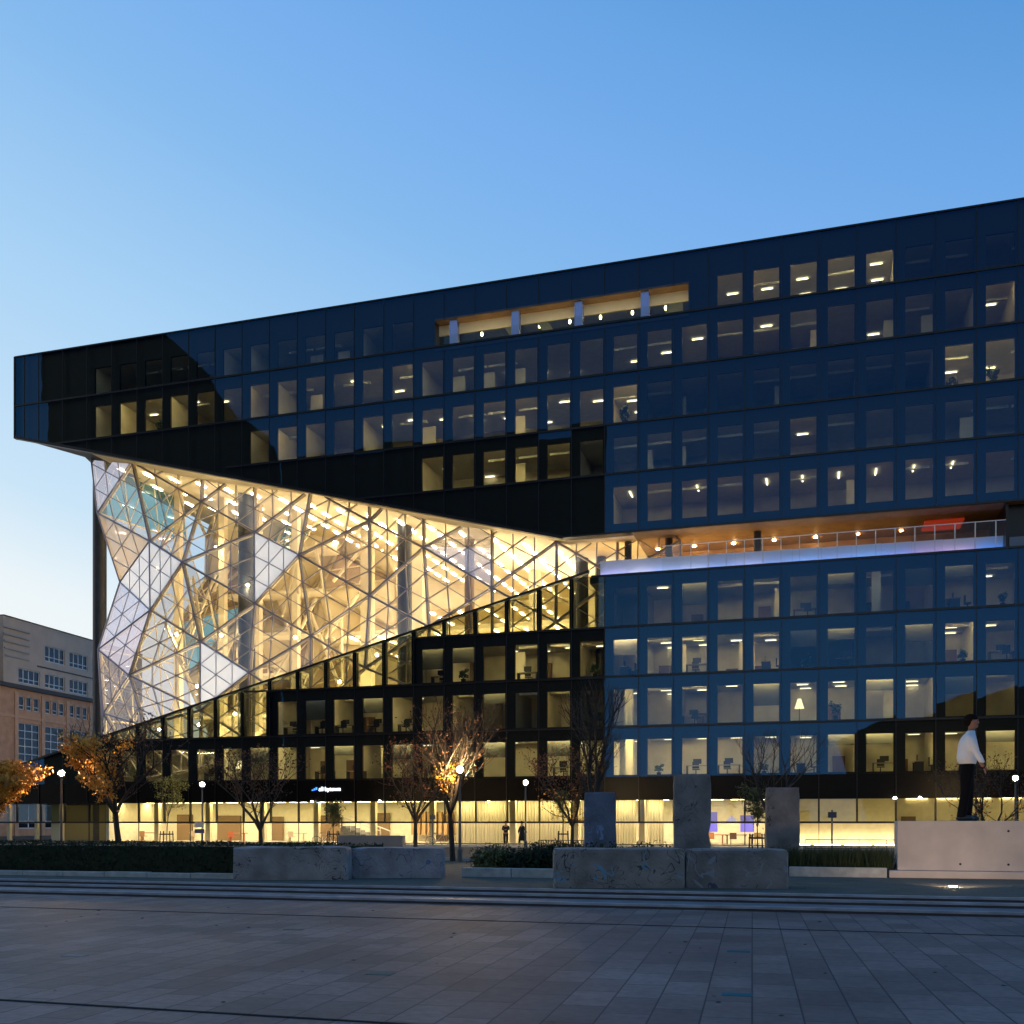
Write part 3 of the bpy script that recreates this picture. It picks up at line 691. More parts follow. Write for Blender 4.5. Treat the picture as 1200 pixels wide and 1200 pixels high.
while a < A1_-2:
    mb = MB()
    mb.box(a-.75, a+.75, 1.6, 2.1, GF+.10, GF+.115); mb.box(a-.75, a+.75, 5.4, 5.9, GF+.10, GF+.115)
    if a < 12 or a > 20.5: mb.build('lobby_lamp', M_lob if a < 20 else emit('dim lobby lamp', (1, .8, .45), 20), bld)
    else:
        mb = MB(); mb.box(a-.9, a+.9, 2.9, 3.1, .03, .08); mb.build('lobby_lamp', emit('floor wash lamp', (1, .78, .40), 34), bld)
    a += 2.1
MB().box(-54, -46, 2, 2.2, GF+.06, GF+.12).build('lobby_lamp', emit('dim lobby lamp', (1, .8, .45), 20), bld)
# purple lit display wall, shelves and counters behind the standing slabs
pw_ = MB(); pw_.box(4.9, 7.9, 3.6, 3.7, .95, 2.45); pw_.box(9.6, 10.6, 3.6, 3.7, .95, 2.2); pw_.build('display_wall', emit('violet display', (.13, .10, .62), 1.5), bld)
for a in (6.0, 9.0): MB().lathe([(.5, 1.65), (.45, 1.72), (.06, 2.15)], (a, 3.0, 0), 16).build('pendant_shade', emit('violet shade', (.40, .36, 1), 1.1), bld)
def rootd(name, a, w_, label, cat, grp=None, z=0, rz=0): return empty(name, tuple(W(a, w_, z)), -TH+rz, label, cat, grp)
dd = MB()
for a, wdt, h_ in ((-41.5, 1.6, 2.4), (-36.8, 2.4, 2.3), (-31.8, 1.1, 2.2), (-26.5, 2.2, 2.3), (-21.4, 1.2, 2.5), (-16.2, 1.6, 2.4), (21.5, 1.0, 2.1), (25.0, 3.2, 1.6)):
    dd.box(a-wdt/2, a+wdt/2, 5.2 if a > 20 else 8.2, 5.4 if a > 20 else 8.4, .02, h_)
dd.build('lobby_door', mat('dark timber door', (.16, .10, .05), .5), bld)
for i, (a, w_, c) in enumerate(((-42.5, 4, (.3, .16, .08)), (-38, 5, (.45, .35, .25)), (-33.2, 3.5, (.4, .1, .05)), (-28, 4.5, (.5, .4, .3)), (6.0, 3.2, (.35, .08, .03)), (7.6, 3.6, (.5, .2, .08)), (9.3, 3.0, (.12, .06, .04)), (11.0, 4.0, (.3, .2, .1)))):
    q = MB(); q.box(a-.8, a+.8, w_, w_+.7, .70, .76); q.box(a-.7, a-.6, w_+.3, w_+.4, .02, .7); q.box(a+.6, a+.7, w_+.3, w_+.4, .02, .7); q.box(a-.4, a+.1, w_-.5, w_-.1, .42, .48); q.box(a-.4, a+.1, w_-.5, w_-.46, .48, .9); q.box(a-.35, a-.3, w_-.45, w_-.2, .02, .42)
    q.build('counter', mat('counter %d' % i, c, .5), bld)
sf = MB()
for i in range(11): sf.box(-18.5+i*.5, -18.2+i*.5, 7.6, 8.0, .6, 2.6)
sf.build('timber_slats', mat('timber slats', (.42, .26, .12), .6), bld)
# entrance steps with pale handrails
sr = rootd('staircase', -22.5, 3.0, 'pale lobby staircase with slanting white handrails behind the ground floor glass', 'staircase')
for i in range(8): MB().box(i*.45, i*.45+.47, -.9, .9, 0, 1.36-i*.17).build('step', M_conc, sr)
h = MB()
for y in (-.95, .95):
    h.tube((0, y, 2.2), (3.6, y, .95), .05, .05, 6)
    for i in range(5): h.tube((i*.9, y, 2.2-i*.312), (i*.9, y, 1.2-i*.3), .035, .035, 5)
h.build('handrail', MATS['pale metal'], sr)

# lit shop sign on the fascia
sg = rootd('shop_sign', -24.0, -.02, 'small glowing white and blue lettered sign on the dark fascia above the ground floor', 'sign', z=4.32)
fc = bpy.data.curves.new('lettering', 'FONT'); fc.body = 'all bytown'; fc.size = .46; fc.extrude = .02; fc.align_x = 'LEFT'
fo = bpy.data.objects.new('lettering', fc); col.objects.link(fo)
dg = bpy.context.evaluated_depsgraph_get(); me = bpy.data.meshes.new_from_object(fo.evaluated_get(dg)); bpy.data.objects.remove(fo)
lo_ = bpy.data.objects.new('lettering', me); col.objects.link(lo_); lo_.parent = sg; lo_.rotation_euler = (R(90), 0, 0); lo_.location = (.62, -.05, -.12)
me.materials.append(emit('sign white', (.75, .88, 1), 5))
x = MB()
for i in range(3): x.box(.0+i*.17, .12+i*.17, -.06, -.02, -.10+.04*i, .0+.09*i)
x.build('emblem', emit('sign blue', (.04, .2, 1), 3), sg)
for a in (-18.0, -23.9, 11.9, 20.2, 21.8, 28.5):
    o = rootd('downlight', a, -.25, 'small bright downlight fixed under the dark fascia %s' % {-18.0: 'right of the glowing sign', -23.9: 'directly under the glowing sign', 11.9: 'above the concrete slab nearest the plinth', 20.2: 'left of the statue', 21.8: 'just behind the statue legs', 28.5: 'right of the statue'}[a], 'lamp', 'downlights along the fascia', z=GF+.1)
    MB().lathe([(.05, 0), (.12, -.12)], (0, 0, 0), 10).build('lens', emit('downlight lens', (1, .9, .7), 60), o); MB().box(-.05, .05, 0, .3, -.02, .06).build('bracket', M_mull, o)

# ------------------------------------------------------------------ furniture and plants behind the windows
def rowname(nm): return {'second': 'first', 'third': 'second', 'fourth': 'third', 'fifth': 'fourth'}.get(nm, nm)
def wlabel(what, nm, k, wins):
    ks = sorted(wins); i = ks.index(k)
    if nm in ('second', 'third', 'fourth', 'fifth'): row = {'second': 'lowest', 'third': 'second lowest', 'fourth': 'third lowest', 'fifth': 'fourth lowest'}[nm]
    else: row = {'top': 'topmost', 'ninth': 'second highest', 'eighth': 'third highest', 'seventh': 'fourth highest', 'sixth': 'fifth highest'}[nm]
    return '%s behind the %s window from left, %s row' % (what, ORD[i], row)
M_desk = mat('desk top', (.35, .30, .24), .5); M_dark = mat('dark plastic', (.02, .02, .022), .4); M_leafd = mat('indoor leaves', (.04, .07, .02), .6, var=.3, scale=9)
def make_desk():
    o = empty('office_desk', (0, 0, 0), 0)
    MB().box(-.8, .8, -.35, .35, .70, .74).build('desk_top', M_desk, o)
    for x in (-.74, .74): MB().box(x-.03, x+.03, -.3, .3, 0, .70).build('leg', M_dark, o)
    m = MB(); m.box(-.3, .3, .05, .08, .85, 1.22); m.box(-.03, .03, .07, .10, .76, .95); m.box(-.12, .12, 0, .16, .74, .76); m.build('monitor', M_dark, o)
    c = MB(); c.box(-.05, .45, -.75, -.68, .55, 1.05); c.box(-.07, .45, -1.1, -.68, .45, .52); c.tube((.2, -.9, 0), (.2, -.9, .45), .04); c.box(-.05, .45, -1.1, -.7, .03, .07); c.build('chair', M_dark, o)
    return o
def leaf_cluster(mb, c, r, n, size, rg, flat=1.0):
    for _ in range(n):
        d = Vector((rg.gauss(0, 1), rg.gauss(0, 1), rg.gauss(0, 1)*flat)); d.normalize(); p = Vector(c)+d*r*rg.random()**.5
        u = Vector((rg.gauss(0, 1), rg.gauss(0, 1), rg.gauss(0, 1))).normalized(); v = u.cross(d).normalized() if u.cross(d).length > .01 else Vector((1, 0, 0))
        s = size*rg.uniform(.6, 1.3)
        mb.poly([p-u*s, p+v*s*.5, p+u*s, p-v*s*.5])
def make_plant():
    o = empty('potted_plant', (0, 0, 0), 0)
    MB().lathe([(.2, 0), (.26, .42), (.22, .42)], (0, 0, 0), 12).build('pot', M_dark, o)
    m = MB(); rg = random.Random(3)
    for i in range(9):
        t = i*.7; leaf_cluster(m, (math.cos(t)*.28, math.sin(t)*.28, .75+.13*(i % 5)), .24, 26, .13, rg)
        m.tube((0, 0, .4), (math.cos(t)*.28, math.sin(t)*.28, .75+.13*(i % 5)), .015)
    m.build('foliage', M_leafd, o)
    return o
def make_floorlamp():
    o = empty('standing_lamp', (0, 0, 0), 0)
    m = MB(); m.tube((0, 0, 0), (0, 0, 1.5), .025); m.lathe([(.16, 0), (.16, .03)], (0, 0, 0), 12); m.build('stand', M_dark, o)
    MB().lathe([(.34, 1.05), (.12, 1.75)], (0, 0, 0), 14).build('lamp_shade', emit('shade glow', (1, .82, .50), 2.2), o)
    return o
for lst, mk, what, cat, grp, wd in ((desks_at, make_desk, 'dark desk', 'desk', 'desks behind the office windows', (1.2, 2.0)),
                                    (plants_at, make_plant, 'leafy potted plant', 'potted plant', 'plants behind the office windows', (.9, 1.3)),
                                    (lampst_at, make_floorlamp, 'glowing cone lamp', 'lamp', 'standing lamps behind the office windows', (1.2, 1.8))):
    proto = None
    for nm, k, z, wins in lst:
        o = proto if proto is None and False else None
        if proto is None: proto = mk(); o = proto
        else: o = copy_tree(proto)
        o.location = W(k*B+rng.uniform(.45, .75)*B, rng.uniform(*wd), z); o.rotation_euler = (0, 0, -TH+(rng.choice((0, math.pi/2, math.pi)) if cat == 'desk' else rng.random()*6))
        tag(o, wlabel(what, nm, k, wins), cat, grp)
        if cat == 'potted plant': f_ = rng.uniform(.55, .95); o.scale = (f_, f_, f_*rng.uniform(.8, 1.2))

# ------------------------------------------------------------------ brick and plaster office house behind on the left
oh = empty('old_office_house', (-59.8, 130, 0), math.atan2(.979, .205), 'pale plaster and orange brick office house with white barred windows at the left edge', 'building')
# local x runs away along the street, local -y faces the street
M_tau = mat('taupe plaster', (.62, .48, .39), .85, var=.08, scale=.5, bump=.1); M_brk = mat('orange brick', (.66, .36, .22), .85, var=.12, scale=1.2, bump=.2, bscale=30)
M_trim = mat('dark cornice', (.05, .04, .04), .6); M_wf = mat('white window frame', (.72, .72, .74), .5); M_pane = glass('house pane', gloss=(.35, .4, .5), trans=(.15, .15, .15), ior=1.5, add=.05)
def holed(x0, x1, z0, z1, holes, y0, y1, mb):
    """wall strip with rectangular openings, cut in columns"""
    xs = sorted({x0, x1, *[h[0] for h in holes], *[h[1] for h in holes]})
    for xa, xb in zip(xs, xs[1:]):
        hh = sorted([h for h in holes if h[0] <= xa+1e-4 and h[1] >= xb-1e-4], key=lambda h: h[2]); z = z0
        for h in hh:
            if h[2] > z: mb.box(xa, xb, y0, y1, z, h[2])
            z = h[3]
        if z < z1: mb.box(xa, xb, y0, y1, z, z1)
X0_, X1_ = -6.9, 23
up_h, lo_h, wins_h = [], [], []
for i in range(-1, 5):
    c = -2.5+5.0*i+.3
    if c+1.9 > X1_ or c < X0_: continue
    if i >= 1: up_h.append((c-2.0, c+2.0, 22.3, 24.3)); wins_h.append((c-2.0, c+2.0, 22.3, 24.3, 4, 2))
    up_h.append((c-2.0, c+2.0, 18.9, 20.7)); wins_h.append((c-2.0, c+2.0, 18.9, 20.7, 4, 2))
    for j in (-1, 0, 1): lo_h.append((c+j*1.4-.52, c+j*1.4+.52, 15.6, 17.3)); wins_h.append((c+j*1.4-.52, c+j*1.4+.52, 15.6, 17.3, 1, 2))
    lo_h.append((c-2.0, c+2.0, 9.2, 14.0)); wins_h.append((c-2.0, c+2.0, 9.2, 14.0, 3, 5))
    lo_h.append((c-2.0, c+2.0, 5.2, 8.2)); wins_h.append((c-2.0, c+2.0, 5.2, 8.2, 3, 3))
    lo_h.append((c-2.0, c+2.0, .9, 3.9)); wins_h.append((c-2.0, c+2.0, .9, 3.9, 2, 2))
m = MB(); holed(X0_, X1_, 18.6, 26.6, up_h, 0, .5, m); m.box(X0_, X1_, .5, 14, 25.6, 26.0); m.box(X0_, X0_+.4, .5, 14, 18.6, 26.6); m.box(X0_-14, X0_, .6, 1.0, 18.6, 21.8); m.box(X1_-.4, X1_, .5, 14, 0, 26.6)
m.build('plaster_wall', M_tau, oh)
m = MB(); lo_h2 = lo_h+[]
c = -7.2; 
for cc in (-12.2, -17.2):
    lo_h2.append((cc-1.75, cc+1.75, 9.2, 14.0)); wins_h.append((cc-1.75, cc+1.75, 9.2, 14.0, 3, 5)); lo_h2.append((cc-1.75, cc+1.75, 3, 8.2)); wins_h.append((cc-1.75, cc+1.75, 3, 8.2, 3, 4))
holed(X0_-14, X1_, 0, 18.1, lo_h2, 0, .5, m); m.build('brick_wall', M_brk, oh)
for i in range(-4, 6):
    x = .3-5.0+5.0*i
    if X0_-13 < x < X1_: MB().box(x-.32, x+.32, -.16, 0, 0, 17.7).build('brick_pilaster', mat('pale brick', (.72, .42, .27), .85, var=.1, scale=2), oh)
MB().box(X0_-14, X1_, -.1, 0, 14.5, 14.85).build('string_course', MATS['pale brick'], oh)
m = MB(); m.box(X0_-14, X1_, -.35, .4, 18.1, 18.6); m.box(X0_+6.2, X1_, -.08, 0, 21.35, 21.5); m.box(X0_, X1_, -.1, .5, 26.6, 26.72); m.build('cornice', M_trim, oh)
for i in range(5):
    MB().box(X0_-.25+.12*i, X0_+4.6, -.22+.03*i, 0, 25.2-i*.85, 25.42-i*.85).build('corner_band', mat('pale stone band', (.48, .42, .38), .8), oh)
MB().box(X0_-14, X0_-.1, 1.5, 9, 21.8, 24.4).build('glass_attic', mat('grey metal attic', (.25, .3, .38), .35), oh)
for (x0, x1, z0, z1, nx, nz_) in wins_h:
    f = MB(); e = .07
    f.box(x0, x0+.12, .12, .3, z0, z1); f.box(x1-.12, x1, .12, .3, z0, z1); f.box(x0, x1, .12, .3, z0, z0+.12); f.box(x0, x1, .12, .3, z1-.1, z1)
    for i in range(1, nx): xx = x0+(x1-x0)*i/nx; f.box(xx-e, xx+e, .14, .28, z0+.12, z1-.1)
    for i in range(1, nz_): zz = z0+(z1-z0)*i/nz_*(.62 if nz_ == 2 else 1); f.box(x0+.12, x1-.12, .15, .27, zz-.05, zz+.05)
    wn = f.build('window', M_wf, oh)
    MB().box(x0+.05, x1-.05, .2, .22, z0+.05, z1-.05).build('pane', M_pane, wn)
MB().box(X0_-14, X1_, 2.2, 2.4, .2, 25).build('dark_interior', mat('dark interior', (.02, .02, .02), .9), oh)

# ------------------------------------------------------------------ dark buildings across the square, seen mirrored in the facade
M_opp = mat('dark stone facade', (.018, .018, .022), .8, var=.3, scale=.3)
def opposite(name, pts, dep, label, sk=.25):
    o = empty(name, tuple(W(0, -125, 0)), -TH, label, 'building')
    m = MB().prism([(a, 0, z) for a, z in pts], (-dep*sk, -dep, 0)); m.build('wall', M_opp, o)
    g = MB(); zs = [6+3.6*i for i in range(40)]
    a0, a1 = min(p[0] for p in pts)+3, max(p[0] for p in pts)-3
    def top(a):
        best = 0
        for (p, q) in zip(pts, pts[1:]+pts[:1]):
            if p[0] != q[0] and min(p[0], q[0]) <= a <= max(p[0], q[0]): best = max(best, p[1]+(q[1]-p[1])*(a-p[0])/(q[0]-p[0]))
        return best
    for z in zs:
        a = a0
        while a < a1:
            if z+2 < min(top(a), top(a+1.4))-.8: g.box(a, a+1.4, .02, .06, z, z+1.9)
            a += 3.0
    if g.v: g.build('window_grid', mat('opposite window', (.01, .012, .018), .35), o)
    return o
opposite('tower_block', [(-158.7, 0), (-96.6, 0), (-96.6, 80.3), (-98.7, 84.5), (-106.5, 90.6), (-113.6, 99.9), (-126.8, 112), (-130, 121), (-158.7, 124)], 25, 'tall dark tower block across the square, mirrored in the left of the glass front', .64)
opposite('slab_block', [(-96.4, 0), (-25.2, 0), (-25.2, 81), (-96.4, 80.9)], 22, 'dark slab block across the square, mirrored in the middle of the glass front')
opposite('low_pitched_hall', [(24.7, 0), (90, 0), (90, 40), (63.9, 31.85), (50.4, 27.05), (24.7, 18.8), (20, 17)], 20, 'low dark hall with a sloping roof across the square, mirrored at lower right', -.05)

# ------------------------------------------------------------------ street lamps
M_pole = mat('grey lamp post', (.12, .12, .13), .45, metal=.5)
M_globe = emit('lamp globe', (1.0, .66, .30), 1500)
def street_lamp(X, Y, h, label):
    o = empty('street_lamp', (X, Y, 0), 0, label, 'street lamp', 'street lamps along the road')
    MB().lathe([(.11, 0), (.11, .5), (.06, .6), (.045, h-.25), (.06, h-.2)], (0, 0, 0), 12).build('post', M_pole, o)
    MB().lathe([(.06, h-.2), (.14, h-.14), (.16, h-.10)], (0, 0, 0), 14).build('collar', M_pole, o)
    MB().ball((0, 0, h+.04), .13, 16, 10).build('globe', M_globe, o, smooth=True)
    return o
for X, Y, h, l in ((-21.78, 49.5, 4.0, 'leftmost glowing street lamp, between the two orange autumn trees'),
                   (-19.36, 64, 4.0, 'glowing street lamp behind the long clipped hedge, carrying a small road sign'),
                   (-2.20, 43.2, 3.85, 'glowing street lamp beside the yellow lit half-bare tree in the middle'),
                   (.81, 61, 4.0, 'glowing street lamp beside the person in the long dark coat'),
                   (27.04, 55, 4.0, 'rightmost glowing street lamp, right of the statue')):
    street_lamp(X, Y, h, l)
sgn = empty('road_sign', (-19.4, 63.6, 0), 0, 'small dark rectangular road sign fixed to the post behind the hedge', 'sign')
MB().box(-.3, .3, -.05, 0, 1.0, 1.25).add([], []).build('plate', mat('blue sign plate', (.03, .05, .2), .4), sgn)
MB().box(-.28, .28, -.06, -.052, 1.36, 1.68).build('lower_plate', mat('white sign plate', (.6, .6, .6), .5), sgn)
for X, Y, l in ((-5.9, 76, 'thin signpost with a small dark plate before the bright curtain'), (16.5, 52.8, 'thin grey post standing in the planting left of the plinth')):
    o = empty('sign_post', (X, Y, 0), 0, l, 'sign post'); MB().tube((0, 0, 0), (0, 0, 2.3), .05, .05, 8).build('post', M_pole, o)
    MB().box(-.22, .22, -.06, -.02, 1.9, 2.2).build('plate', M_pole, o)

# ------------------------------------------------------------------ trees
M_bark = mat('tree bark', (.045, .036, .03), .9, var=.3, scale=6, bump=.4)
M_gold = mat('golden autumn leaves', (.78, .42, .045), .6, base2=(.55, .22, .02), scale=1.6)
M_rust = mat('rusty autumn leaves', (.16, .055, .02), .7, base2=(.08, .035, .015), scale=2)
M_green = mat('green leaves', (.07, .085, .02), .6, var=.4, scale=3)
for mm_ in (M_gold, M_green, M_rust):
    b_ = mm_.node_tree.nodes['Principled BSDF']; b_.inputs['Subsurface Weight'].default_value = 0
def tree(X, Y, h, spread, seed, label, leaves=(), grp=None, fork=.30, r0=.13, cat='tree', twig=1.0, cone=False, lean=0):
    """leaves: list of (material, number per tip, size, fn(p)->keep)"""
    rg = random.Random(seed); o = empty('tree', (X, Y, 0), 0, label, cat, grp); tk = MB(); tw = MB(); tips = []
    def grow(p, d, L, r, lvl):
        n = 3; q = p; 
        for i in range(n):
            g_ = .03 if lvl == 0 else .10; d2 = (d+Vector((rg.gauss(0, g_), rg.gauss(0, g_), rg.gauss(0, .04)+.03))).normalized(); q2 = q+d2*(L/n)
            ra, rb = r*(1-.22*i/n*1.2), r*(1-.22*(i+1)/n*1.2)
            (tk if lvl < 2 else tw).tube(q, q2, ra, rb, 7 if lvl < 2 else 3)
            if lvl >= 1 and lvl < 4 and rg.random() < .75*twig:
                s = (d2+Vector((rg.gauss(0, .8), rg.gauss(0, .8), rg.gauss(.1, .4)))).normalized()
                grow(q2, s, L*rg.uniform(.35, .6), rb*.45, lvl+2)
            q, d = q2, d2
        tips.append(q)
        if lvl < 5 and r > .004:
            k = rg.choice((2, 3)) if lvl else rg.choice((4, 5))
            for i in range(k):
                t = 2*math.pi*(i+rg.random()*.5)/k
                out = Vector((math.cos(t), math.sin(t), 0))*spread*(.62 if lvl == 0 else .55)
                s = (d*(.9 if not cone else 1.3)+out+Vector((0, 0, .18))).normalized()
                grow(q, s, L*rg.uniform(.62, .82) if lvl else (h-h*fork)*.36, r*rg.uniform(.5, .66), lvl+1)
    grow(Vector((0, 0, 0)), Vector((lean, 0, 1)).normalized(), h*fork, r0, 0)
    tk.build('trunk', M_bark, o)
    if tw.v: tw.build('twigs', M_bark, o)
    for m, n, sz, keep in leaves:
        cr = MB()
        for t in tips:
            if keep(t): leaf_cluster(cr, t, .30, max(1, int(n*rg.uniform(.3, 1.7))), sz, rg)
        if cr.v: cr.build('crown', m, o)
    return o
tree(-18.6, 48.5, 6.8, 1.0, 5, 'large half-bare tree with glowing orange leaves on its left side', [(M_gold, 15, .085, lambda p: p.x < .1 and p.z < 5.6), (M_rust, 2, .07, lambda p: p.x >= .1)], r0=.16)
tree(-24.6, 48.0, 4.6, 1.1, 8, 'orange-leaved tree cut by the left edge behind the hedge', [(M_gold, 17, .085, lambda p: True)], r0=.12)
tree(-12.6, 51.5, 5.6, 1.0, 12, 'bare forked tree between the hedge and the lit ground floor', [(M_rust, 2, .07, lambda p: p.z > 3)], r0=.13, fork=.22)
tree(-4.4, 46.5, 5.4, .95, 21, 'rusty-leaved tree left of the yellow lit one', [(M_rust, 3, .065, lambda p: p.z > 2)], r0=.11)
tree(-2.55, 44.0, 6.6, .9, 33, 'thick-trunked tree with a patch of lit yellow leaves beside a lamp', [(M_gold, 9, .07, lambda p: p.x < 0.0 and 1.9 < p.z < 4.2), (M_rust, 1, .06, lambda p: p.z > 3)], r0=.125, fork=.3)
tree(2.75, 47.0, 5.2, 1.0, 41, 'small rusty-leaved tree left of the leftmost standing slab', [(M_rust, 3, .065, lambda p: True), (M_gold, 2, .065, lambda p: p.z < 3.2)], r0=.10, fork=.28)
tree(3.25, 40.5, 7.0, .75, 52, 'tall bare upright tree behind the leftmost standing slab', [], r0=.13, fork=.30, cone=True, twig=1.3)
tree(10.3, 41.0, 5.6, .95, 63, 'bare fan-shaped tree behind the rightmost standing slab', [], r0=.10, fork=.34, twig=1.2)
tree(20.6, 44.5, 4.6, 1.0, 74, 'bare shrubby tree behind the statue with a few gold leaves', [(M_gold, 3, .07, lambda p: p.z < 2.6), (M_rust, 2, .06, lambda p: True)], r0=.09, fork=.2)
def sapling(X, Y, h, seed, label):
    o = tree(X, Y, h, .6, seed, label, [(M_green, 4, .07, lambda p: True)], 'saplings with timber support frames', fork=.45, r0=.035, cone=True, twig=.8)
    f = MB()
    for x in (-.35, .35):
        for y in (-.35, .35): f.tube((x, y, 0), (x*.85, y*.85, 1.1), .035, .035, 6)
    f.box(-.35, .35, -.36, -.30, .85, .93); f.box(-.35, .35, .30, .36, .85, .93); f.build('support_frame', M_bark, o)
sapling(-22.6, 67, 4.6, 3, 'green sapling in a timber frame behind the hedge, leftmost of four')
sapling(-11.7, 67, 2.9, 6, 'green sapling in a timber frame below the glowing sign')
sapling(3.4, 68, 3.6, 9, 'green sapling in a timber frame left of the leftmost standing slab')
sapling(12.1, 50.5, 3.2, 14, 'green sapling in a timber frame between two standing slabs')

# ------------------------------------------------------------------ hedge, planters, kerbs
M_hedge = mat('hedge leaves', (.020, .034, .010), .8, base2=(.010, .018, .006), scale=5)
hd = empty('clipped_hedge', tuple(W(-24, -46.5, 0)), -TH, 'long low dark clipped hedge running in from the left edge', 'hedge')
MB().box(-46, 25.2, -1.25, 3.2, 0, .93).build('hedge_core', M_hedge, hd)
rg = random.Random(4); m = MB()
def hleaf(m, x, y, z, s):
    u = Vector((rg.gauss(0, 1), rg.gauss(0, 1), rg.gauss(0, 1))).normalized(); v = Vector((rg.gauss(0, 1), rg.gauss(0, 1), rg.gauss(0, 1))).cross(u).normalized(); p = Vector((x, y, z))
    m.poly([p-u*s, p+v*s*.6, p+u*s, p-v*s*.6])
for i in range(34000):
    x = rg.uniform(-30, 25.3)
    if rg.random() < .45: hleaf(m, x, -1.27+rg.gauss(0, .03), rg.uniform(.02, .95), .045)
    else: hleaf(m, x, rg.uniform(-1.3, 3.2), .94+rg.gauss(0, .03)+.03*math.sin(x*1.7), .045)
m.build('hedge_foliage', M_hedge, hd)
def planter(nm, a0, a1, wf, label, h=.28):
    o = empty(nm, tuple(W((a0+a1)/2, wf, 0)), -TH, label, 'kerb'); L = (a1-a0)/2; n = max(1, int((a1-a0)/1.5)); m = MB()
    for i in range(n):
        x0 = -L+2*L*i/n; m.box(x0+.012, x0+2*L/n-.012, rg.uniform(-.01, .01), .3, -.03, h+rg.uniform(-.015, .015))
    m.build('kerb_stone', M_kerb, o, bevel=.015)
    return o
planter('stone_kerb', -62, -1.3, -48.3, 'low pale stone kerb in front of the long hedge', .14)
planter('stone_kerb', 4.6, 9.4, -45.2, 'low pale stone kerb in front of the mixed bushes', .27)
planter('stone_kerb', 14.2, 17.05, -42.2, 'low pale stone kerb in front of the tall grasses left of the plinth', .30)
def bush(a, w_, r, h, n, m_, label, seed, name='bush', cat='bush', grp='bushes between the concrete blocks'):
    o = empty(name, tuple(W(a, w_, 0)), -TH, label, cat, grp); rg2 = random.Random(seed); m = MB(); st = MB()
    for i in range(9):
        t = rg2.random()*6.28; q = Vector((math.cos(t)*r*.6, math.sin(t)*r*.5, h*rg2.uniform(.5, .9))); st.tube((0, 0, 0), q, .02, .008, 4)
        leaf_cluster(m, q-Vector((0, 0, h*.15)), r*.55, n//9, .06, rg2, .8)
    leaf_cluster(m, (0, 0, h*.4), r*.8, n//2, .07, rg2, .5)
    st.build('stems', M_bark, o); m.build('foliage', m_, o)
bush(5.3, -44.3, .75, .95, 1400, M_green, 'leggy lighter green bush beside the end of the left concrete blocks', 1)
bush(6.5, -44.2, .85, .95, 2600, M_hedge, 'dense dark round bush second from the left between the blocks', 2)
bush(7.7, -44.0, .85, 1.05, 2600, M_hedge, 'dense dark round bush third from the left between the blocks', 3)
bush(8.9, -43.9, .85, .92, 2600, M_hedge, 'dense dark round bush touching the graffitied block', 4)
bush(10.2, -43.5, .9, .92, 2200, M_hedge, 'dark bush mostly hidden behind the graffitied block', 5)
gs = MB()
for i in range(5200):
    x = rg.uniform(13.4, 17.2); y = rg.uniform(-41.8, -40.2); p = W(x, y, 0); h = rg.uniform(.45, .95); l = Vector((rg.gauss(0, .14), rg.gauss(0, .14), h)); s = Vector((rg.gauss(0, 1), rg.gauss(0, 1), 0)).normalized()*.018
    gs.add([p-s, p+s, p+l*.6+s*.7, p+l, p+l*.6-s*.7], [(0, 1, 2, 3, 4)])
tag(gs.build('tall_grass', mat('dark tall grass', (.035, .05, .015), .8, var=.3, scale=4)), 'dark tall grass strip between the end block and the pale plinth', 'grass', kind='stuff')
st_ = tag(MB().prism([W(11, -41.9, 0), W(17.3, -41.9, 0), W(17.3, -39.9, 0), W(11, -39.9, 0)], (0, 0, .25)).build('soil_bed', mat('soil', (.03, .025, .02), .9)), kind='structure')
pwl = empty('low_wall', (-6.4, 42.5, 0), -TH, 'low pinkish wall behind the right end of the hedge', 'wall')
MB().box(-.9, 2.0, 0, .3, 0, 1.12).build('wall', mat('pinkish concrete', (.42, .32, .26), .8, var=.1, scale=1), pwl)

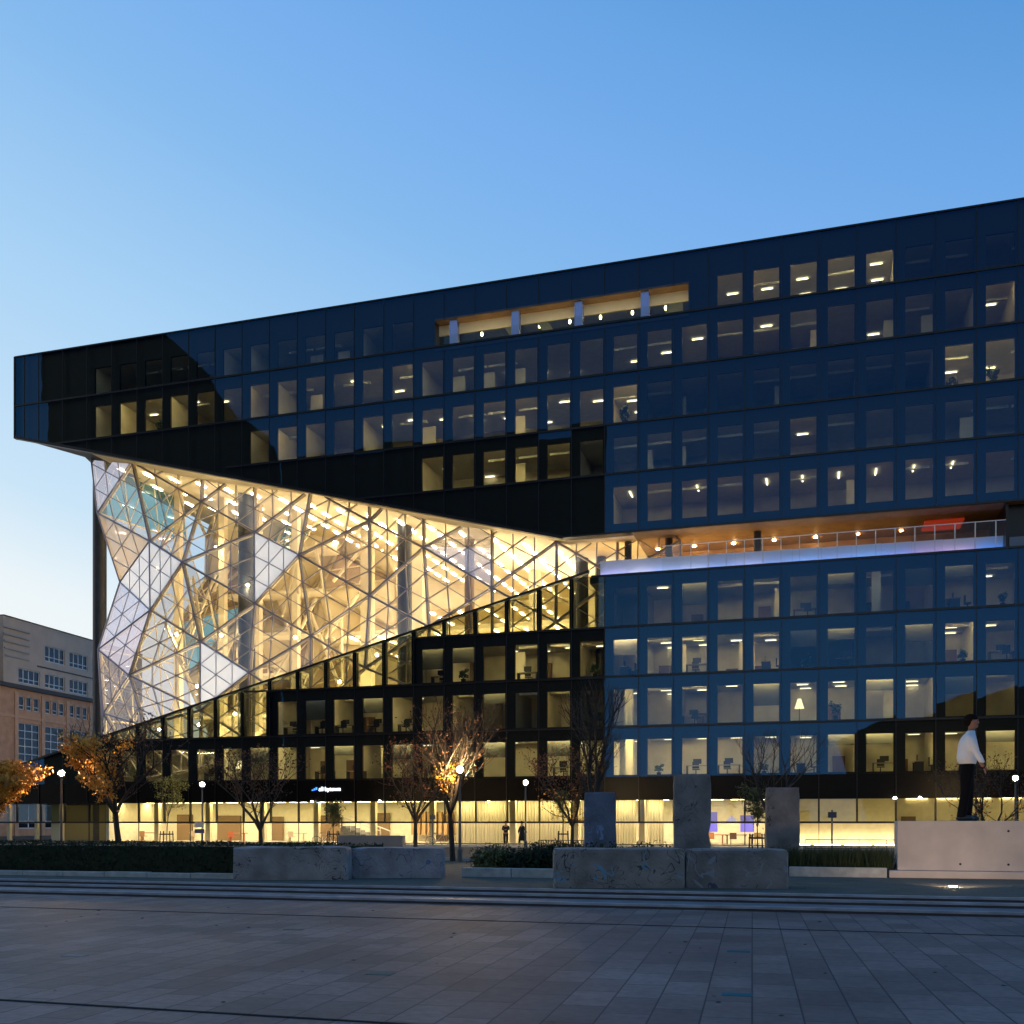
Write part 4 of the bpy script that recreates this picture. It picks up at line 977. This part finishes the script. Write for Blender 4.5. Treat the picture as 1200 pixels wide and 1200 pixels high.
# ------------------------------------------------------------------ concrete wall pieces
def conc_mat(name, seed, spray, tone=(.30, .285, .275), dens=.55, sc_=.75):
    """weathered concrete with stains and curling spray-paint strokes of its own"""
    m = mat(name, tone, .85, base2=tuple(x*.52 for x in tone), scale=1.5, bump=.6, bscale=11); nt = m.node_tree; b = nt.nodes['Principled BSDF']
    link = [l for l in nt.links if l.to_socket == b.inputs['Base Color']][0]; src = link.from_socket
    tc = [n for n in nt.nodes if n.type == 'TEX_COORD'][0]
    last = src
    for i, (c, amt, ws) in enumerate(spray):
        mp = nt.nodes.new('ShaderNodeMapping'); mp.inputs['Location'].default_value = (seed*3.7+i*9.1, seed*1.3, seed*2.1+i*4); nt.links.new(tc.outputs['Object'], mp.inputs[0])
        n1 = nt.nodes.new('ShaderNodeTexNoise'); n1.inputs['Scale'].default_value = sc_*ws; n1.inputs['Detail'].default_value = 1.2; n1.inputs['Distortion'].default_value = 2.2; nt.links.new(mp.outputs[0], n1.inputs[0])
        # thin contour bands of a noise field look like looping strokes
        s1 = nt.nodes.new('ShaderNodeMath'); s1.operation = 'SUBTRACT'; s1.inputs[1].default_value = .5; nt.links.new(n1.outputs['Fac'], s1.inputs[0])
        s2 = nt.nodes.new('ShaderNodeMath'); s2.operation = 'ABSOLUTE'; nt.links.new(s1.outputs[0], s2.inputs[0])
        s3 = nt.nodes.new('ShaderNodeMath'); s3.operation = 'LESS_THAN'; s3.inputs[1].default_value = .014; nt.links.new(s2.outputs[0], s3.inputs[0])
        n2 = nt.nodes.new('ShaderNodeTexNoise'); n2.inputs['Scale'].default_value = .9; nt.links.new(mp.outputs[0], n2.inputs[0])
        s4 = nt.nodes.new('ShaderNodeMath'); s4.operation = 'GREATER_THAN'; s4.inputs[1].default_value = 1-amt; nt.links.new(n2.outputs['Fac'], s4.inputs[0])
        s5 = nt.nodes.new('ShaderNodeMath'); s5.operation = 'MULTIPLY'; nt.links.new(s3.outputs[0], s5.inputs[0]); nt.links.new(s4.outputs[0], s5.inputs[1])
        s6 = nt.nodes.new('ShaderNodeMath'); s6.operation = 'MULTIPLY'; s6.inputs[1].default_value = .8; nt.links.new(s5.outputs[0], s6.inputs[0])
        mx = nt.nodes.new('ShaderNodeMixRGB'); nt.links.new(s6.outputs[0], mx.inputs[0]); nt.links.new(last, mx.inputs[1]); mx.inputs[2].default_value = (*c, 1); last = mx.outputs[0]
    nt.links.new(last, b.inputs['Base Color'])
    return m
def chunk(name, X, Y, L, D, H, rz, m, label, cat, grp=None, seed=0, taper=0, notch=None, extra=None):
    """rough cast block: gridded box with worn arrises and chipped top"""
    rg2 = random.Random(seed); o = empty(name, (X, Y, 0), rz, label, cat, grp); import bmesh
    bm_ = bmesh.new(); bmesh.ops.create_cube(bm_, size=1)
    bmesh.ops.subdivide_edges(bm_, edges=bm_.edges[:], cuts=9, use_grid_fill=True)
    for v in bm_.verts:
        x, y, z = v.co; p = Vector((x*L, y*D, (z+.5)*H))
        if taper and z > -.1: p.y *= 1-taper*(z+.1)
        nn = noise.noise_vector(p*1.1+Vector((seed*5, 0, 0)))*.022+noise.noise_vector(p*4+Vector((seed, 3, 0)))*.009
        e = (abs(x) > .499)+(abs(y) > .499)+(z > .499)
        if e >= 2: p.x -= math.copysign(.02+.03*abs(rg2.gauss(0, 1)), x)*(abs(x) > .499); p.z -= (.01+.02*abs(rg2.gauss(0, 1)))*(z > .499); p.y -= math.copysign(.01, y)
        if z > -.49: p += nn
        if notch and notch(p): p.x -= math.copysign(.07, x)
        v.co = p
    me = bpy.data.meshes.new(name); bm_.to_mesh(me); bm_.free(); me.materials.append(m)
    ob = bpy.data.objects.new('concrete_body', me); col.objects.link(ob); ob.parent = o
    return o
DK = (.02, .02, .03)
cm1 = conc_mat('concrete block one', 1, [(DK, .42, 3.0)], tone=(.42, .36, .345))
cm2 = conc_mat('concrete block two', 2, [((.05, .06, .16), .46, 2.2), ((.12, .15, .3), .4, 1.2)], tone=(.42, .385, .41))
cm3 = conc_mat('concrete block three', 3, [(DK, .56, 2.2), ((.12, .32, .48), .42, 1.4), ((.45, .45, .45), .42, 2)], tone=(.34, .295, .265))
cm4 = conc_mat('concrete block four', 4, [((.03, .05, .12), .46, 1.6), ((.3, .32, .38), .45, 1.1)], tone=(.31, .275, .26))
G_ = 'weathered concrete wall pieces on the square'
chunk('concrete_block', -6.40, 30.0, 3.30, 1.1, .95, 0, cm1, 'leftmost low concrete block with a dark scribble, in front of the hedge end', 'concrete block', G_, 1)
chunk('concrete_block', -3.42, 31.0, 2.75, 1.1, .90, 0, cm2, 'low bluish concrete block with a blue spray mark, second from left', 'concrete block', G_, 2)
chunk('concrete_block', 2.72, 26.35, 3.30, 1.15, 1.0, -.05, cm3, 'low concrete block with curling graffiti below the leftmost standing slab', 'concrete block', G_, 3)
chunk('concrete_block', 5.72, 26.25, 2.55, 1.15, .98, -.17, cm4, 'low dark stained concrete block below the rightmost standing slab', 'concrete block', G_, 4)
gq = 'tall standing concrete wall slabs'
chunk('standing_slab', 3.18, 37.0, 1.15, .26, 2.75, -.05, conc_mat('slab one', 5, [((.04, .05, .12), .48, 2.5), ((.25, .35, .6), .40, 1.5)], tone=(.19, .22, .30)), 'bluish standing concrete slab, leftmost of the three', 'concrete slab', gq, 5, .2, lambda p: p.z < .35 and p.x > .3)
chunk('standing_slab', 5.89, 33.5, 1.20, .28, 3.22, -.03, conc_mat('slab two', 6, [((.04, .05, .07), .5, 1.6), ((.05, .12, .45), .36, 1.2)], tone=(.26, .25, .245)), 'tallest standing concrete slab, middle of the three', 'concrete slab', gq, 6, .2, lambda p: p.x > .3 and 1.0 < p.z < 1.5)
chunk('standing_slab', 9.74, 36.9, 1.20, .28, 2.92, .02, conc_mat('slab three', 7, [((.06, .05, .05), .46, 2.0)], tone=(.29, .25, .235)), 'greyish brown standing concrete slab, rightmost of the three', 'concrete slab', gq, 7, .2)
for ox, oy, z in ((5.6, 33.33, 2.05), (6.2, 33.33, 2.08), (9.45, 36.73, 1.65), (10.05, 36.74, 1.66)):
    pass
# plinth with tie holes, stepped foot
pl = empty('statue_plinth', tuple(W(21.7, -41.9, 0)), -TH, 'long pale concrete plinth block under the painted statue', 'plinth')
MB().box(-4.35, 6, 0, 1.25, .22, 1.70).build('plinth_body', M_plinth, pl, bevel=.02)
MB().box(-4.6, 6.2, -.28, 1.5, 0, .215).build('plinth_foot', M_plinth, pl, bevel=.02)
th_ = MB()
for x in (-2.6, -1.3, .9, 2.6):
    for z in (.42, 1.40 if x > -2 else .42): th_.tube((x, -.004, z), (x, .02, z), .035, .035, 10)
th_.build('tie_hole', M_dark, pl)
ul = empty('ground_uplight', (11.15, 25.9, 0), 0, 'round glowing uplight set in the ground in front of the plinth', 'lamp')
MB().lathe([(.13, 0), (.13, .03), (.11, .035)], (0, 0, 0), 16).build('housing', M_pole, ul)
MB().lathe([(.10, .036), (.09, .045)], (0, 0, 0), 16).build('lens', emit('uplight lens', (1, .70, .36), 420), ul)

sl = bpy.data.lights.new('uplight_beam', 'SPOT'); sl.energy = 520; sl.color = (1, .70, .45); sl.spot_size = R(125); sl.spot_blend = .8; sl.shadow_soft_size = .1
so_ = bpy.data.objects.new('uplight_beam', sl); col.objects.link(so_); so_.parent = ul; so_.location = (0, 0, .08)
so_.rotation_euler = (Vector((2.6, 4.9, 1.6))).to_track_quat('-Z', 'Y').to_euler()
# a few odd pavers: pale patches and glass inlays
for X, Y, c, l in ((-6.4, 15.0, (.22, .23, .23), 'pale square paver at the far left of the plaza'), (-3.98, 18.7, (.17, .15, .13), 'pale worn paver nearer the middle of the plaza'),
                   (-1.70, 13.2, (.08, .13, .12), 'greenish glass inlay paver in the middle foreground'), (2.55, 11.6, (.02, .14, .18), 'teal glass inlay paver nearest the camera'), (3.43, 15.5, (.02, .12, .16), 'teal glass inlay paver farther from the camera')):
    o = MB().box(-.17, .17, -.10, .10, -.006, .004).build('paver_inlay', mat('inlay %.2f %.2f' % (X, Y), c, .8, spec=.2)); o.location = (X, Y, -.298); o.rotation_euler = (0, 0, -R(13.2)); tag(o, l, 'paver')
rg = random.Random(9)
lf = MB()
for i in range(150):
    X = rg.uniform(-14, 14); Y = rg.uniform(8.5, 23.5); s = rg.uniform(.02, .05); t = rg.random()*6.28
    u = Vector((math.cos(t), math.sin(t), 0))*s; v = Vector((-math.sin(t), math.cos(t), .3))*s*.6; p = Vector((X, Y, -.292)); lf.poly([p-u, p+v, p+u, p-v])
tag(lf.build('fallen_leaves', mat('fallen leaf', (.06, .035, .02), .8)), 'scattered dark fallen leaves on the plaza paving', 'leaves', kind='stuff')

M_rail = mat('railing metal', (.10, .10, .10), .5, metal=.4)
def railing(X0, X1, Y, h, n, label):
    o = empty('railing', ((X0+X1)/2, Y, 0), -TH, label, 'railing'); L = (X1-X0)/2; m = MB(); p = MB()
    for z in (h, h*.62): m.box(-L, L, -.015, .015, z-.02, z+.02)
    for i in range(n+1): x = -L+2*L*i/n; p.box(x-.015, x+.015, -.02, .02, 0, h)
    m.build('rail', M_rail, o); p.build('baluster', M_rail, o)
railing(1.3, 4.2, 52, .75, 22, 'short picket railing behind the dark bushes, left of the leftmost standing slab')
railing(12.0, 16.2, 41.6, .95, 4, 'thin two-bar railing behind the tall grass beside the plinth')
def bicycle(X, Y, rz, label):
    o = empty('bicycle', (X, Y, 0), rz, label, 'bicycle', 'parked bicycles'); 
    for x in (-.52, .52):
        w_ = MB(); n = 20
        for i in range(n):
            t0, t1 = 2*math.pi*i/n, 2*math.pi*(i+1)/n; w_.tube((x+.33*math.cos(t0), 0, .34+.33*math.sin(t0)), (x+.33*math.cos(t1), 0, .34+.33*math.sin(t1)), .02, .02, 5)
        for i in range(8): t0 = math.pi*i/4; w_.tube((x, 0, .34), (x+.33*math.cos(t0), 0, .34+.33*math.sin(t0)), .004, .004, 3)
        w_.build('wheel', M_dark, o)
    f = MB(); P = dict(a=(-.52, 0, .34), b=(-.05, 0, .30), c=(-.18, 0, .82), d=(.36, 0, .80), e=(.52, 0, .34), h=(.33, 0, .98))
    for i, j in ('ab', 'bc', 'ac', 'bd', 'cd', 'de', 'dh'): f.tube(P[i], P[j], .018, .018, 6)
    f.tube((.33, -.26, 1.0), (.33, .26, 1.0), .013, .013, 6); f.build('frame', MATS['pale metal'], o)
    MB().ball((-.2, 0, .90), .08, 10, 6, sx=1.5, sz=.4).build('saddle', M_dark, o)
bicycle(-5.3, 73, .2, 'pale bicycle parked before the cream curtain right of the thin signpost')
bicycle(-13.6, 74, .1, 'pale bicycle parked before the glass below the glowing sign')
# ------------------------------------------------------------------ figures
def skin(name, pts, edges, m, parent, sub=2, root=0):
    me = bpy.data.meshes.new(name); me.from_pydata([p[:3] for p in pts], edges, []); me.materials.append(m)
    o = bpy.data.objects.new(name, me); col.objects.link(o); o.parent = parent
    md = o.modifiers.new('skin', 'SKIN'); md.use_smooth_shade = True
    for i, p in enumerate(pts):
        sv = me.skin_vertices[0].data[i]; r = p[3]; sv.radius = (r, r) if not isinstance(r, tuple) else r; sv.use_root = (i == root)
    s = o.modifiers.new('sub', 'SUBSURF'); s.levels = sub; s.render_levels = sub
    return o
def chain(n, start=0): return [(start+i, start+i+1) for i in range(n-1)]
M_flesh = mat('painted wood flesh', (.30, .15, .10), .6, var=.1, scale=4); M_hair = mat('dark hair paint', (.012, .009, .008), .9, spec=.05, bump=.5, bscale=40)
M_shirt = mat('white shirt paint', (.74, .74, .78), .7, var=.06, scale=3, bump=1.0, bscale=9); M_trou = mat('black trouser paint', (.004, .004, .006), .8, bump=.2, bscale=6, spec=.1)
sx = 1.77
sroot = empty('statue', tuple(W(19.4, -41.35, 1.70)), -TH, 'large painted wooden statue of a man in white shirt and black trousers', 'statue')
sroot.scale = (sx, sx, sx)
# faces local +x (to the right); z up; body metres for a 1.80 m man
body = [(-.01, 0, .98, .08), (-.01, 0, 1.18, .08), (.005, 0, 1.36, .06), (.035, 0, 1.50, .052), (.05, 0, 1.57, .062), (.06, 0, 1.64, (.085, .075)), (.07, 0, 1.72, (.095, .08)), (.065, 0, 1.77, (.06, .055)),
        (-.02, .07, .90, .06), (.0, .10, .52, .06), (-.03, .10, .09, .045), (.10, .10, .03, .035),
        (-.02, -.07, .90, .06), (-.07, -.09, .52, .06), (-.14, -.09, .09, .045), (-.02, -.09, .03, .035),
        (.0, .17, 1.38, .038), (-.05, .235, 1.16, .034), (-.03, .25, .92, .032), (-.01, .25, .85, .038),
        (.02, -.17, 1.38, .038), (.078, -.236, 1.16, .034), (.165, -.24, .95, .03), (.20, -.24, .90, .036)]
be = [(0, 1), (1, 2), (2, 3), (3, 4), (4, 5), (5, 6), (6, 7), (0, 8), (8, 9), (9, 10), (10, 11), (0, 12), (12, 13), (13, 14), (14, 15), (2, 16), (16, 17), (17, 18), (18, 19), (2, 20), (20, 21), (21, 22), (22, 23)]
skin('body', body, be, M_flesh, sroot, 2)
# fingers, nose, ear, brow, jaw as shaped pieces of the figure
f = MB()
for (hx, hy, hz, dx) in ((-.005, .25, .85, .15), (.205, -.24, .895, .45)):
    for i, L in enumerate((.075, .085, .08, .06)):
        y = hy-.03+.02*i; d = Vector((dx, 0, -1)).normalized(); p = Vector((hx, y, hz-.02)); q = p+d*L*.6; r_ = q+Vector((dx-.35, 0, -1)).normalized()*L*.5
        f.tube(p, q, .011, .010, 7); f.tube(q, r_, .010, .008, 7)
    f.tube((hx+.02, hy, hz+.01), (hx+.055, hy-.01, hz-.045), .012, .009, 7)
f.ball((.147, 0, 1.672), .018, 8, 6, sz=1.6); f.ball((.115, 0, 1.610), .035, 8, 6); f.ball((.133, 0, 1.64), .014, 8, 5, sy=1.8, sz=.6); f.ball((.135, 0, 1.715), .02, 8, 5, sy=2.4, sz=.6)
f.ball((.06, .085, 1.68), .022, 8, 6, sx=.8, sz=1.5); f.ball((.06, -.085, 1.68), .022, 8, 6, sx=.8, sz=1.5)
f.build('face_and_fingers', M_flesh, sroot, smooth=True)
h_ = MB(); h_.ball((.035, 0, 1.735), .105, 18, 12, sx=1.06, sy=.9, sz=.80); h_.ball((-.01, 0, 1.69), .085, 16, 10, sy=.95, sz=1.05); h_.build('hair', M_hair, sroot, smooth=True)
def cloth(name, lofts, m, parent, vox=.014, sm=6):
    """garment: overlapping elliptical lofts fused into one surface"""
    mb = MB(); n = 18
    for rings in lofts:
        vs = [(x+rx*math.cos(2*math.pi*k/n), y+ry*math.sin(2*math.pi*k/n), z) for (x, y, z, rx, ry) in rings for k in range(n)]
        fs = [(r*n+k, r*n+(k+1) % n, (r+1)*n+(k+1) % n, (r+1)*n+k) for r in range(len(rings)-1) for k in range(n)]
        if rings[0][2] > rings[-1][2]: fs = [f[::-1] for f in fs]; caps = [tuple(range(n)), tuple((len(rings)-1)*n+k for k in range(n))[::-1]]
        else: caps = [tuple(range(n))[::-1], tuple((len(rings)-1)*n+k for k in range(n))]
        mb.add(vs, fs+caps)
    # shallow folds: displace ring vertices with noise
    mb.v = [tuple(Vector(v)+noise.noise_vector(Vector((v[0]*7, v[1]*7, v[2]*16)))*.009) for v in mb.v]
    o = mb.build(name, m, parent, smooth=True)
    r_ = o.modifiers.new('fuse', 'REMESH'); r_.mode = 'VOXEL'; r_.voxel_size = vox; r_.use_smooth_shade = True
    s_ = o.modifiers.new('smooth', 'SMOOTH'); s_.factor = .5; s_.iterations = sm
    return o
cloth('shirt', [[(-.02, 0, .96, .125, .160), (-.025, 0, 1.00, .150, .180), (-.035, 0, 1.08, .155, .182), (-.035, 0, 1.18, .145, .182), (-.02, 0, 1.30, .150, .195), (-.005, 0, 1.39, .130, .190), (.01, 0, 1.45, .100, .145), (.03, 0, 1.50, .075, .085), (.042, 0, 1.535, .068, .070)],
    [(.0, .165, 1.44, .060, .050), (-.01, .195, 1.38, .078, .066), (-.035, .225, 1.28, .070, .062), (-.055, .235, 1.17, .062, .056), (-.055, .240, 1.05, .054, .050), (-.05, .245, .945, .044, .042)],
    [(.01, -.165, 1.44, .060, .050), (.025, -.195, 1.38, .078, .066), (.045, -.225, 1.28, .072, .062), (.075, -.235, 1.17, .066, .056), (.125, -.238, 1.07, .060, .052), (.175, -.24, .965, .046, .042)]], M_shirt, sroot)
cloth('trousers', [[(-.02, 0, 1.03, .118, .150), (-.025, 0, .93, .130, .165), (-.03, 0, .84, .128, .165), (-.03, 0, .78, .110, .150)],
    [(-.02, .08, .90, .110, .085), (-.01, .085, .75, .105, .090), (.01, .09, .52, .082, .078), (.0, .095, .30, .078, .072), (-.015, .10, .10, .080, .072), (-.01, .10, .055, .088, .074)],
    [(-.03, -.08, .90, .110, .085), (-.04, -.085, .75, .105, .090), (-.06, -.09, .52, .082, .078), (-.09, -.09, .30, .078, .072), (-.12, -.09, .10, .080, .072), (-.12, -.09, .055, .088, .074)]], M_trou, sroot)
for x, y in ((.02, .10), (-.09, -.09)):
    sh = MB(); sh.ball((x+.02, y, .045), .075, 14, 8, sx=2.0, sy=.85, sz=.75); sh.build('shoe', M_dark, sroot, smooth=True)
def passer(X, Y, rz, label, pose, coat):
    o = empty('person', (X, Y, .0), rz, label, 'person'); mm = mat('dark clothing', (.010, .010, .012), .8)
    if pose == 'arms':
        arms = [(.19, 0, 1.38, .05), (.25, .02, 1.15, .045), (.06, .2, 1.12, .035), (-.02, .22, 1.13, .035), (-.19, 0, 1.38, .05), (-.25, .02, 1.15, .045), (-.06, .2, 1.15, .035), (.02, .22, 1.16, .035)]
    else:
        arms = [(.19, 0, 1.38, .05), (.23, .12, 1.12, .045), (.22, .28, .95, .032), (.22, .32, .9, .034), (-.19, 0, 1.38, .05), (-.22, -.12, 1.12, .045), (-.22, -.18, .90, .032), (-.22, -.18, .84, .034)]
    s = 0 if pose == 'arms' else .22
    pts = [(0, 0, .95, .12), (0, 0, 1.18, .12), (0, 0, 1.36, .14), (0, 0, 1.48, .055), (0, 0, 1.56, .06), (0, .01, 1.64, .09), (0, .01, 1.72, .06),
           (.09, 0, .88, .085), (.10, s*.6, .48, .06), (.10, s, .08, .045), (.10, s+.13, .03, .04), (-.09, 0, .88, .085), (-.10, -s*.4, .48, .06), (-.10, -s, .10, .045), (-.10, -s+.12, .04, .04)]+arms
    e = [(0, 1), (1, 2), (2, 3), (3, 4), (4, 5), (5, 6), (0, 7), (7, 8), (8, 9), (9, 10), (0, 11), (11, 12), (12, 13), (13, 14), (2, 15), (15, 16), (16, 17), (17, 18), (2, 19), (19, 20), (20, 21), (21, 22)]
    skin('body', pts, e, M_flesh, o, 1)
    ap = [tuple(a[:3])+(a[3]+.022,) for a in arms]
    t = [(0, 0, .92, (.16, .15)), (0, 0, 1.18, (.16, .15)), (0, 0, 1.38, (.15, .14)), (0, 0, 1.46, .08)]
    skin('jacket', t+[ap[0], ap[1], ap[2], ap[4], ap[5], ap[6]], [(0, 1), (1, 2), (2, 3), (2, 4), (4, 5), (5, 6), (2, 7), (7, 8), (8, 9)], mm, o, 1, 1)
    if coat: MB().lathe([(.26, .35), (.21, .75), (.17, 1.1)], (0, 0, 0), 14).build('coat_skirt', mm, o, smooth=True)
    skin('trousers', [(0, 0, .93, .15), (.09, 0, .82, .105), (.10, s*.6, .48, .08), (.10, s, .10, .065), (-.09, 0, .82, .105), (-.10, -s*.4, .48, .08), (-.10, -s, .12, .065)], [(0, 1), (1, 2), (2, 3), (0, 4), (4, 5), (5, 6)], mm, o, 1, 0)
    MB().ball((0, -.01, 1.68), .105, 12, 8, sz=.95).build('hair', M_hair, o, smooth=True)
passer(-.45, 74.6, math.pi, 'person in dark clothes with folded arms before the lit ground floor', 'arms', False)
passer(.72, 74.2, R(-60), 'person striding in a long dark coat beside a street lamp', 'walk', True)
